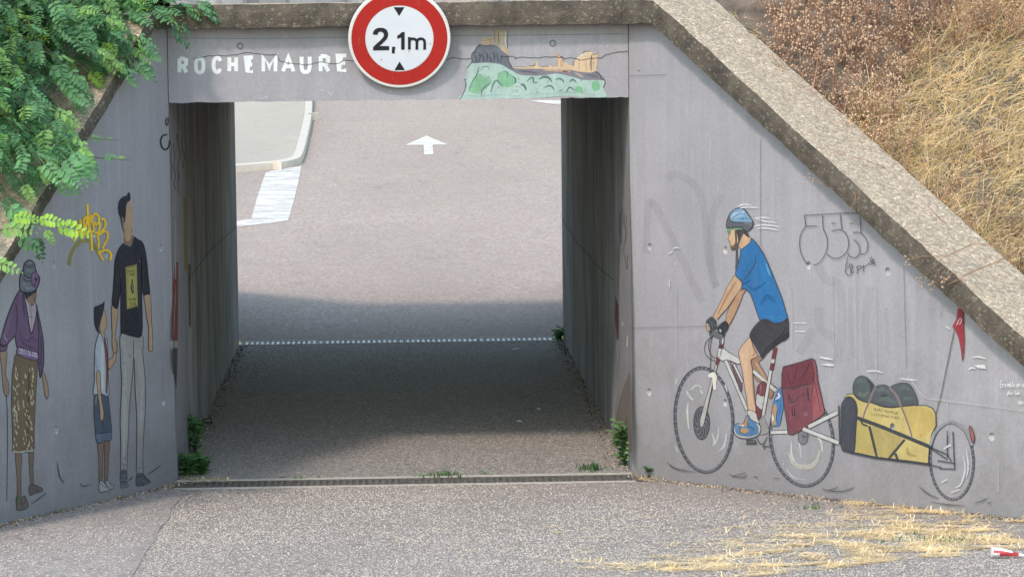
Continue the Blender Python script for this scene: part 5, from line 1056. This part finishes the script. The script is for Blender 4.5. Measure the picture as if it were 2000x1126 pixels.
# leafy weeds and grass tufts
W_G = mat_leaf('weed green', (.09, .20, .065), .35); W_G2 = mat_leaf('weed pale green', (.16, .27, .12), .35); W_DG = mat_leaf('weed dark green', (.05, .12, .05), .3)
def weed(px, h, n, ls, label, mat, spread=.5, lean=(0, 0), name='weed', grp=None, cat='weed', ground=True, seed=0, leafn=9):
    r = random.Random(seed+int(px[0]))
    p = hit_ground(*px); t = thing(name, label, cat, p, grp); st = MB(); lf = MB()
    for k in range(n):
        a = r.uniform(0, 6.28); s_ = spread*h*r.uniform(.2, 1); tip = p+V((math.cos(a)*s_+lean[0], math.sin(a)*s_*.7+lean[1], h*r.uniform(.55, 1)))
        b0 = p+V((r.uniform(-.02, .02), r.uniform(-.02, .02), -.01)); md = (b0+tip)/2+V((0, 0, h*.12))
        q = [b0, b0.lerp(md, .5), md, md.lerp(tip, .5), tip]; st.tube(q, [.003, .0026, .0022, .0016, .001], 4)
        for j in range(leafn):
            u = .2+.8*j/(leafn-1); i = min(3, int(u*4)); b_ = q[i].lerp(q[i+1], u*4-i); aa = j*2.4+a
            d = V((math.cos(aa), math.sin(aa), r.uniform(-.1, .6))); leaflet(lf, b_, d, V((r.uniform(-.3, .3), -.4, 1)), ls*r.uniform(.6, 1.2), ls*r.uniform(.4, .62))
    st.build('stems', W_DG, t); tag(lf.build('foliage', mat, t), kind='stuff'); return t
def tuft(px, h, n, w_, label, mat, grp=None, seed=0):
    r = random.Random(seed+int(px[0])); p = hit_ground(*px); mb = MB()
    for k in range(n):
        b0 = p+V((r.gauss(0, w_), r.gauss(0, w_*.8), -.004)); a = r.uniform(0, 6.28); hh = h*r.uniform(.4, 1); s_ = hh*r.uniform(.2, .9)
        tip = b0+V((math.cos(a)*s_, math.sin(a)*s_, hh)); md = (b0+tip)/2+V((0, 0, hh*.2)); e = V((-math.sin(a), math.cos(a), 0))*.0035*(1+h*2)
        mb.add([b0-e, b0+e, md+e*.9, md-e*.9, tip], [(0, 1, 2, 3), (3, 2, 4)])
    o = mb.build('grass_tuft', mat); return tag(o, label, 'grass tuft', grp, kind='stuff')
weed((380,888), .28, 13, .055, 'taller green weed against the left tunnel wall behind the drain', W_G, .35)
weed((366,929), .16, 15, .05, 'bushy green weed sprawling over the left end of the drain', W_G, .7, seed=4)
weed((396,926), .14, 14, .048, 'low green weed right beside the bushy one at the drain end', W_G, .7, seed=5)
weed((1218,908), .33, 14, .062, 'upright pale green weed at the right corner of the opening', W_G2, .26, seed=3)
weed((1238,914), .22, 9, .055, 'short leaning weed between the upright weed and the wing wall', W_G2, .3, seed=6)
weed((1280,931), .09, 18, .045, 'low spreading weed at the foot of the right wing wall corner', W_G, 1.0, seed=9)
weed((12,1016), .12, 10, .06, 'broad-leaved weed at the left edge below the painted woman', W_G, .7, seed=2)
weed((110,987), .07, 7, .032, 'small weed at the wall foot beside the painted shoes', W_G, .6, seed=7)
weed((1092,667), .13, 9, .05, 'small green weed at the far end of the tunnel floor', W_G, .6, seed=8)
tuft((1152,917), .06, 60, .05, 'low green grass tuft on the rim behind the right grate', W_G)
tuft((1418,946), .05, 70, .07, 'thin flat grass tuft below the painted front wheel', W_G)
tuft((1551,958), .06, 45, .025, 'small upright grass tuft below the painted rear wheel', W_G)
tuft((1776,979), .07, 60, .04, 'green grass tuft below the painted trailer', W_G)
tuft((1840,1058), .03, 110, .13, 'thin green blades lying across the straw on the road', W_G)
tuft((1585,992), .03, 40, .06, 'sparse green blades in the straw under the painted trailer arm', W_G)
tuft((870,929), .05, 60, .07, 'green tuft on the drain rim in the middle of the opening', W_G)
tuft((1700,945), .001, 1, .001, 'single blade of grass by the wall', W_G) if 0 else None
for (x, y) in [(553,938),(576,940),(590,940),(602,939),(622,938),(634,935),(404,938),(808,936),(820,936),(833,934),(866,933),(893,932),(945,931),(963,930)]:
    p = hit(x, y, V((0, 0, -.02)), V((0, 0, 1))); mb = MB(); r = random.Random(x)
    for k in range(7):
        a = r.uniform(0, 6.28); leaflet(mb, p+V((r.uniform(-.008, .008), r.uniform(-.02, .02), r.uniform(0, .03))), V((math.cos(a), math.sin(a), .6)), V((0, -.3, 1)), .026, .016)
    tag(mb.build('sprout', W_G2), 'tiny green sprout growing through the slots of the front drain', 'sprout', 'sprouts in the front drain')

# ---- dry vegetation on the right embankment
D_ST = mat_leaf('dry stem', (.30, .165, .10), .1, .35); D_SD = mat_leaf('seed head', (.62, .44, .30), .2, .3); D_GR = mat_leaf('dry grass', (.74, .52, .29), .25, .3); D_G2 = mat_leaf('pale dry grass', (.82, .66, .42), .25, .25); D_GG = mat_leaf('half green grass', (.38, .36, .15), .25); D_GY = mat_leaf('grey dead stalk', (.34, .28, .22), .1, .3)
BN = V((0, -GRADE, 1)); BP = V((0, 0, 2.95))
def bank(px, py): return hit(px, py, BP, BN)
def bank_back(px, py):
    """true when the point lies behind the coping"""
    w = bank(px, py); return w
rv = random.Random(5)
def blade(mb, b0, d, ln, wd, mi, sag=.35, seg=3):
    e = d.cross(V((rv.uniform(-.6, .6), -1, rv.uniform(-.2, .6)))).normalized()*wd/2; vs = []; n = seg
    for k in range(n+1):
        t = k/n; p = b0+d*ln*t+V((0, 0, -sag*ln*t*t)); vs += [p-e*(1-t*.8), p+e*(1-t*.8)]
    mb.add(vs, [(2*k, 2*k+1, 2*k+3, 2*k+2) for k in range(n)], mi)
GRZ = [(1620,255),(1660,330),(1735,400),(1830,480),(1930,530),(2080,640),(2080,-30),(1900,-30),(1760,90),(1680,180)]
gm = MB(); ng = 0
while ng < 9500:
    p = (rv.uniform(1600, 2080), rv.uniform(-30, 640))
    if not pip(p, GRZ): continue
    cl = noise.noise(V((p[0]/60, p[1]/60, 2)))
    if cl < -.35 and rv.random() < .7: continue
    b0 = bank(*p)+V((0, 0, -.02)); ang = rv.uniform(0, 6.28); fl = noise.noise(V((p[0]/110, p[1]/90, 7)))*3
    tl = rv.uniform(.15, 1.0)
    d = V((math.cos(ang)*tl+.5*math.cos(fl), math.sin(ang)*tl-.35, rv.uniform(.25, 1.0))).normalized()
    g = rv.random(); c = 0 if g < .46 else 1 if g < .76 else 2 if g < .79+.06*max(0, cl) else 3
    blade(gm, b0, d, rv.uniform(.10, .36), rv.uniform(.003, .0085), c, rv.uniform(.1, .8)); ng += 1
for k in range(900):
    s_ = rv.uniform(.35, 4.2); b0 = pR + dR*s_ - nR*rv.uniform(.40, .62); b0 = V((b0.x, b0.y, 2.95+GRADE*b0.y-.01))
    if noise.noise(V((s_*3, 0, 4))) < -.15: continue
    d = (nR*rv.uniform(.1, .9) + dR*rv.uniform(-.5, .7) + V((0, 0, rv.uniform(.25, 1.0)))).normalized()
    blade(gm, b0, d, rv.uniform(.08, .27), rv.uniform(.003, .006), rv.choice((0, 1, 1, 3)), rv.uniform(.2, .9))
for k in range(5200):
    x = rv.uniform(4.3, 9.5); b0 = V((x, rv.uniform(-3.6, .9), 0)); b0.z = 2.95+GRADE*min(b0.y, .70)-.02
    if noise.noise(V((b0.x*1.2, b0.y*1.2, 3))) < -.1: continue
    a_ = rv.uniform(0, 6.28); d = V((math.cos(a_)*.7, math.sin(a_)*.6-.3, rv.uniform(.25, 1.0))).normalized(); blade(gm, b0, d, rv.uniform(.15, .42), rv.uniform(.006, .012), rv.choice((0, 0, 1, 3)), rv.uniform(.1, .8), 2)
tag(gm.build('dry_grass', [D_GR, D_G2, D_GG, D_GY]), 'straw yellow dry grass covering the embankment above the right coping', 'dry grass', kind='stuff')
def dry_weed(px, h, n, lab, sd, lean=0.0, seeds=1.0):
    r = random.Random(sd); p = bank(*px); t = thing('dry_weed', lab, 'dry weed', p, 'dry brown weeds on the embankment'); st = MB(); se = MB()
    for k in range(n):
        a = r.uniform(0, 6.28); sp_ = h*r.uniform(.1, .85); b0 = p+V((r.uniform(-.05, .05), r.uniform(-.05, .05), -.03))
        tip = p+V((math.cos(a)*sp_+lean, math.sin(a)*sp_*.8-.1*h, h*r.uniform(.45, 1))); md = (b0+tip)/2+V((0, 0, h*.1*r.uniform(-1, 1)))
        q = [b0, b0.lerp(md, .6), md, md.lerp(tip, .5), tip]; st.tube(q, [.0032, .0028, .0022, .0017, .001], 3)
        for j in range(6):
            u = .3+.7*j/5; i = min(3, int(u*4)); bb = q[i].lerp(q[i+1], u*4-i); d = V((r.uniform(-1, 1), r.uniform(-1, 1), r.uniform(-.1, 1))).normalized()
            e2 = bb+d*h*r.uniform(.1, .28); st.tube([bb, (bb+e2)/2+V((0, 0, -.008)), e2], [.0017, .0014, .0008], 3)
            for m_ in range(3):
                if r.random() > seeds*.7: continue
                c = bb.lerp(e2, r.uniform(.35, 1.0))+V((r.uniform(-.015, .015), r.uniform(-.015, .015), r.uniform(-.015, .015))); q_ = r.uniform(.0035, .0075)
                se.add([c+V((q_, 0, 0)), c+V((0, q_, 0)), c+V((-q_, 0, 0)), c+V((0, -q_, 0)), c+V((0, 0, q_*1.3)), c+V((0, 0, -q_*1.3))], [(0,1,4),(1,2,4),(2,3,4),(3,0,4),(1,0,5),(2,1,5),(3,2,5),(0,3,5)])
    tag(st.build('stems', D_ST, t), kind='stuff')
    if se.v: tag(se.build('seed_heads', D_SD, t), kind='stuff')
LAB = 'dry brown weed with pale seed heads on the embankment behind the right coping'
wp = []
BRZ = [(1500,95),(1560,170),(1620,250),(1700,340),(1760,330),(1740,200),(1850,120),(2020,100),(2020,-20),(1700,-40),(1560,-30),(1500,20)]
tries = 0
while len(wp) < 46 and tries < 3000:
    tries += 1; p = (rv.uniform(1490, 2030), rv.uniform(-40, 345))
    if pip(p, BRZ) and all((p[0]-q[0])**2+(p[1]-q[1])**2 > 38**2 for q in wp): wp.append(p)
for k, p in enumerate(wp): dry_weed(p, rv.uniform(.26, .42), 12, 'brown seed-headed weed nearest the upper end of the right coping' if p[0]+p[1]*.2 < 1610 else 'brown seed-headed weed beside the straw yellow grass' if p[1] > 180 else 'brown seed-headed weed on the upper embankment slope' if p[0] < 1800 else 'thin grey-brown weed rising behind the yellow grass', 100+k, 0, 1.0 if p[0] < 1800 else .35)
for k, p in enumerate([(1770,350),(1840,420),(1900,470),(1985,540),(1950,420),(2000,470),(1930,330),(1880,380),(1720,330)]): dry_weed(p, rv.uniform(.16, .26), 9, 'low tangled brown weed at the grassy edge of the right coping', 200+k, -.03, .35)
dry_weed((1845,430), .0, 0, '', 0) if 0 else None
# loose dry stems trailing over the right coping
hs = MB(); sd_ = MB()
def over(pts, w=.003, seeds=0):
    q = [hit(x, y, pR+nR*(OV+dd), nR) for x, y, dd in pts]; hs.tube(q, [w]*(len(q)-1)+[w*.5], 4)
    for k in range(seeds):
        c = q[-1]+V((rv.uniform(-.03, .03), rv.uniform(-.03, .03), rv.uniform(-.03, .03))); z_ = .007
        sd_.add([c+V((z_,0,0)), c+V((0,z_,0)), c+V((-z_,0,0)), c+V((0,-z_,0)), c+V((0,0,z_)), c+V((0,0,-z_))], [(0,1,4),(1,2,4),(2,3,4),(3,0,4),(1,0,5),(2,1,5),(3,2,5),(0,3,5)])
over([(1950,480,-.32),(1900,475,-.15),(1850,500,.0),(1800,500,.04),(1775,508,.05)], .0028, 6); over([(1900,476,-.2),(1840,505,.0),(1815,530,.04),(1800,548,.04)], .0024, 7)
over([(1845,520,.02),(1820,540,.05),(1810,555,.05)], .002, 5); over([(1850,520,.02),(1835,545,.05),(1822,560,.04)], .002, 5); over([(1862,530,.02),(1840,550,.05)], .002, 4); over([(1860,525,.03),(1880,550,.04),(1845,545,.05)], .002, 5)
over([(1990,484,-.3),(1950,510,-.1),(1900,530,-.03),(1850,556,.03)], .004); over([(1672,355,-.05),(1670,390,.03),(1660,418,.05)], .0045)
over([(1740,400,-.3),(1660,385,-.1),(1600,355,.0),(1580,350,.05)], .0025, 6); over([(1760,340,-.5),(1690,312,-.2),(1640,300,-.1),(1610,285,-.05)], .0025); over([(1700,380,-.3),(1640,330,-.15),(1600,320,-.1)], .0022)
over([(1600,100,-.5),(1590,160,-.35),(1582,205,-.2)], .003); over([(1770,440,-.3),(1740,405,-.2),(1748,440,-.1)], .0022); over([(1850,440,-.3),(1825,415,-.22),(1800,390,-.2)], .003); over([(1620,240,-.4),(1560,225,-.2),(1520,195,-.2)], .0025, 3)
dstem = thing('trailing_weed', 'thin trailing dry stems with tiny seed heads draped over the right coping edge', 'dry stem', bank(1850, 480))
tag(hs.build('stems', D_ST, dstem), kind='stuff'); tag(sd_.build('seed_heads', D_SD, dstem), kind='stuff')

# ---- straw and fallen leaves on the road
M_STRAW = mat_leaf('straw', (.74, .54, .27), .1, .4); M_STR2 = mat_leaf('pale straw', (.82, .68, .44), .1, .3); M_FALL = mat_leaf('fallen leaf', (.45, .28, .11), .15, .35)
sm_ = MB()
def straw_at(g, ln, w, mi=None):
    a = rv.gauss(.1, .7) if rv.random() < .45 else rv.uniform(0, 3.14); L_ = rv.uniform(*ln); d = V((math.cos(a), math.sin(a), 0)); e = V((-d.y, d.x, 0))*w*rv.uniform(.6, 1.4)/2
    z0, z1, z2 = (rv.uniform(.003, .012)+(rv.random() < .04)*rv.uniform(.01, .03) for _ in range(3)); bend = e.normalized()*rv.uniform(-.14, .14)*L_
    P = [g-d*L_/2, g+bend, g+d*L_/2]; vs = []
    for q, zz_ in zip(P, (z0, z1, z2)): q = V((q.x, q.y, gz(q.x, q.y)+zz_)); vs += [q-e, q+e]
    sm_.add(vs, [(0, 1, 3, 2), (2, 3, 5, 4)], (0 if rv.random() < .65 else 1) if mi is None else mi)
def straw_zone(poly, n, ln=(.05, .16), w=.0035):
    k = 0; xs = [p[0] for p in poly]; ys = [p[1] for p in poly]
    while k < n:
        k += 1; p = (rv.uniform(min(xs), max(xs)), rv.uniform(min(ys), max(ys)))
        if pip(p, poly): straw_at(hit_ground(*p), ln, w)
# the drift lies on the ground plane: density from distance to the wing wall and a broken noise
k = 0; nst = 0
while k < 95000 and nst < 9500:
    k += 1
    sW = rv.uniform(1.2, 4.6); pw = rv.random()**1.1*3.2            # along the wall, away from the wall
    g = pR + dR*sW + nR*(pw+.012); g = V((g.x, g.y, 0))
    if g.y < -6.5: continue
    den = 1.25*math.exp(-((pw-.05)/.16)**2)*max(0, min(1, (sW-2.0)/.7)) + 1.0*math.exp(-((pw-.75)/.40)**2)*max(0, min(1, (sW-2.5)/1.1)) + 1.25*math.exp(-((pw-2.0)/.85)**2)*max(0, min(1, (sW-3.15)/.9)) + .03*max(0, min(1, (sW-1.2)))
    br = noise.noise(V((g.x*1.3, g.y*2.3, 5)))*.8 + noise.noise(V((g.x*5, g.y*7, 1)))*.7
    if rv.random() > den*max(0.015, .24+br*1.5): continue
    straw_at(g, (.025, .12), .0031); nst += 1
straw_zone([(1500,960),(1560,962),(1700,975),(1690,984),(1560,972)], 140, (.03, .09)); straw_zone([(1240,930),(1330,932),(1500,955),(1500,962),(1330,941),(1240,940)], 130, (.03, .10))
straw_zone([(1250,930),(1300,934),(1290,942),(1240,940)], 70, (.03, .1)); straw_zone([(1400,960),(1700,985),(1700,1060),(1400,1040)], 90, (.02, .08)); straw_zone([(1300,1040),(1600,1070),(1700,1120),(1400,1100)], 70, (.02, .08))
straw_zone([(30,1010),(120,985),(330,940),(345,945),(130,997),(40,1020)], 170, (.02, .06), .006); straw_zone([(350,938),(450,931),(450,937),(352,946)], 90, (.02, .05), .006)
straw_zone([(606,236),(628,236),(630,241),(606,241)], 26, (.04, .12), .008)
tag(sm_.build('straw_litter', [M_STRAW, M_STR2]), 'yellow straw litter scattered over the road along the right wing wall', 'straw', kind='stuff')
fl_ = MB()
for (x0, y0, x1, y1, n) in [(350,935,445,940,34),(110,1000,330,945,40),(1195,840,1240,925,26),(1095,700,1200,850,26),(342,905,352,925,14),(0,1030,40,1022,8),(395,900,470,700,20)]:
    for k in range(n):
        t = rv.random(); g = hit_ground(x0+(x1-x0)*t+rv.uniform(-5, 5), y0+(y1-y0)*t+rv.uniform(-3, 3)); a = rv.uniform(0, 6.28)
        if abs(g.x) > HW-.01 and 0 < g.y < L: continue
        leaflet(fl_, g+V((0, 0, .008)), V((math.cos(a), math.sin(a), .15)), V((rv.uniform(-.4, .4), rv.uniform(-.4, .4), 1)), rv.uniform(.015, .035), rv.uniform(.01, .02))
tag(fl_.build('fallen_leaves', M_FALL), 'small brown fallen leaves along the foot of the walls', 'fallen leaves', kind='stuff')

# ---- stone chippings standing out of the worn binder, and grit swept against the walls
import numpy as np
def chips(name, label, pts, size, mats, probs, hk=.5, seed=1):
    r = np.random.default_rng(seed); n = len(pts); pts = np.array(pts)
    ang = r.uniform(0, 6.283, n); sz = size*r.uniform(.6, 1.35, n)/2; asp = r.uniform(.6, 1.0, n)
    cor = []
    for q in range(4):
        a = ang + q*math.pi/2 + r.uniform(-.35, .35, n); rr = sz*np.where(q % 2, asp, 1.0)
        cor.append(np.stack([pts[:, 0]+rr*np.cos(a), pts[:, 1]+rr*np.sin(a), pts[:, 2]-.001], 1))
    h = sz*hk*r.uniform(.6, 1.5, n)*2
    top = [c*.55+(np.stack([pts[:, 0], pts[:, 1], pts[:, 2]], 1))*.45 + np.stack([r.uniform(-.15, .15, n)*sz, r.uniform(-.15, .15, n)*sz, h], 1) for c in cor]
    co = np.stack(cor+top, 1).reshape(-1, 3); base = (np.arange(n)*8)[:, None]
    quads = np.array([[0,1,5,4],[1,2,6,5],[2,3,7,6],[3,0,4,7],[4,5,6,7]]); F_ = (base[:, :, None]+quads[None]).reshape(-1)
    me = bpy.data.meshes.new(name); me.vertices.add(n*8); me.vertices.foreach_set('co', co.reshape(-1)); me.loops.add(n*20); me.loops.foreach_set('vertex_index', F_.astype(np.int32))
    me.polygons.add(n*5); me.polygons.foreach_set('loop_start', np.arange(n*5, dtype=np.int32)*4); me.polygons.foreach_set('loop_total', np.full(n*5, 4, dtype=np.int32))
    for m_ in mats: me.materials.append(m_)
    me.polygons.foreach_set('material_index', np.repeat(r.choice(len(mats), n, p=probs), 5).astype(np.int32)); me.update(calc_edges=True); me.validate()
    o = bpy.data.objects.new(name, me); col.objects.link(o); return tag(o, label, 'chippings', kind='stuff')
CH = [mat_plain('chip cream', (.54, .475, .395), .9, .14, 40), mat_plain('chip grey', (.39, .35, .305), .9, .15, 40), mat_plain('chip dark', (.17, .165, .16), .9, .2, 40), mat_plain('chip tan', (.43, .365, .28), .9, .15, 40)]
rg_ = np.random.default_rng(11); P_ = []
N_ = 150000; X = rg_.uniform(-3.6, 4.2, N_); Y = rg_.uniform(-5.6, -.29, N_); U = rg_.random(N_)
for x, y, u in zip(X.tolist(), Y.tolist(), U.tolist()):
    dl = (pL.x-x)*-1*nL.x + (y)*nL.y; dr = (x-pR.x)*nR.x + y*nR.y           # distance in front of the two wing walls
    if dl < .02 or dr < .02: continue
    d_ = 1.0 if x > -1.40-.012*y else .38
    d_ *= min(1, max(0.04, (dl-.15)/.7))*min(1, max(.04, (dr-.10)/.9))
    d_ *= .62 + .5*noise.noise(V((x*.9, y*.5, 2)))+.25*noise.noise(V((x*3, y*1.4, 7)))
    if u < d_: P_.append((x, y, gz(x, y)+.0015+(.004 if x < -1.40 else 0)))
chips('road_chippings', 'pale stone chippings worn out of the road surface in front of the drain', P_, .0095, CH, [.24, .40, .22, .14], .22)
P_ = []
for x, y, u in zip(rg_.uniform(-HW+.03, HW-.03, 34000).tolist(), rg_.uniform(.09, L-.1, 34000).tolist(), rg_.random(34000).tolist()):
    d_ = (.75 if y < 2.6 else .3)*min(1, .1+(HW-abs(x))/.25)*(.7+.5*noise.noise(V((x*1.2, y*.7, 3))))
    if u < d_: P_.append((x, y, .0015))
chips('road_chippings', 'stone chippings on the tunnel floor between the two drains', P_, .0085, CH, [.16, .44, .34, .06], .2, 3)
P_ = []
for k in range(5200):
    w = rv.random()
    if w < .42: g = pR + dR*rv.uniform(.05, 4.3) + nR*abs(rv.gauss(0, .05))
    elif w < .74: g = pL + dL*rv.uniform(.05, 3.4) + nL*abs(rv.gauss(0, .05))
    else:
        g = V((rv.choice((-1, 1))*(HW-.004-abs(rv.gauss(0, .05))), rv.uniform(.1, L-.1), 0))
    P_.append((g.x, g.y, gz(g.x, g.y)+.001))
chips('grit', 'brown grit and crumbs gathered along the foot of the walls', P_, .012, [M_soil, CH[3], CH[2], M_FALL], [.5, .24, .2, .06], .6, 5)
# ---- litter
p = hit_ground(1938, 1090); M_cw = mat_plain('cup white', (.72, .70, .70), .5, .08); M_cr = mat_plain('cup red', (.45, .06, .07), .45, .2); M_cd = mat_plain('can dark', (.07, .05, .06), .4, .3); M_cg = mat_plain('can end', (.5, .5, .5), .35, .1, 12, .6)
cup = thing('crushed_cup', 'crushed red and white paper cup lying in the straw', 'paper cup', p)
mb = MB(); ax0 = p+V((0, 0, .034))
secs = [(0, .021, .024), (.035, .020, .022), (.07, .019, .018), (.10, .014, .013), (.13, .012, .009), (.165, .009, .004), (.2, .004, .002)]
for x, ry, rz in secs:
    for k in range(12):
        a = k*math.pi/6; mb.v.append(ax0+V((x, ry*math.cos(a)+.003*math.sin(3*a+x*40), (rz*math.sin(a)-(.024-rz))*1.0)))
for j in range(len(secs)-1):
    for k in range(12): mb.f.append((j*12+k, (j+1)*12+k, (j+1)*12+(k+1)%12, j*12+(k+1)%12)); mb.i.append(0 if (k in (2, 3, 4, 8) and j < 3) or (j == 4) or (j == 0 and k > 5) else 1)
mb.build('cup_body', [M_cw, M_cr], cup)
mb = MB(); mb.tube([ax0+V((-.004, 0, 0)), ax0+V((.002, 0, 0))], [.026, .0265], 14); mb.build('cup_base', M_cw, cup)
p = hit_ground(404, 829); can = thing('crushed_can', 'dark crushed drink can on the tunnel floor by the left wall', 'can', p)
mb = MB(); q = p+V((0, 0, .03)); dv = V((.9, .2, .12)).normalized()
mb.tube([q-dv*.05, q-dv*.02, q+dv*.01, q+dv*.04], [.018, .022, .021, .028], 12); mb.build('can_body', M_cd, can, True)
mb = MB(); mb.tube([q+dv*.0405, q+dv*.046], [.029, .026], 14); mb.build('can_lid', M_cg, can)
for (x, y, w_, lab) in [(1010,683,.09,'flat white paper scrap on the tunnel floor near the far drain'), (1052,800,.03,'tiny white paper scrap in the tunnel by the right wall'), (1014,824,.06,'pale sliver of paper on the dark tunnel floor'), (1205,872,.05,'pale stone chip at the right tunnel wall'), (1192,890,.04,'small pale stone chip near the upright weed')]:
    p = hit_ground(x, y); mb = MB(); r = random.Random(x)
    mb.add([p+V((w_*.5*math.cos(a)*r.uniform(.7, 1.1), w_*.35*math.sin(a)*r.uniform(.6, 1.1), .004+.012*r.random())) for a in [k*math.pi/3.5 for k in range(7)]]+[p+V((0, 0, .016)), p+V((0, 0, .001))], [(k, (k+1) % 7, 7) for k in range(7)]+[((k+1) % 7, k, 8) for k in range(7)])
    st_ = 'stone' in lab
    tag(mb.build('stone_chip' if st_ else 'paper_scrap', M_conc if st_ else M_cw), lab, 'stone' if st_ else 'paper scrap')

# everything named as a thing is one, whatever its name suggests
for o in sc.objects:
    if o.parent is None and o.get('category') and not o.get('kind'): o['kind'] = 'thing'
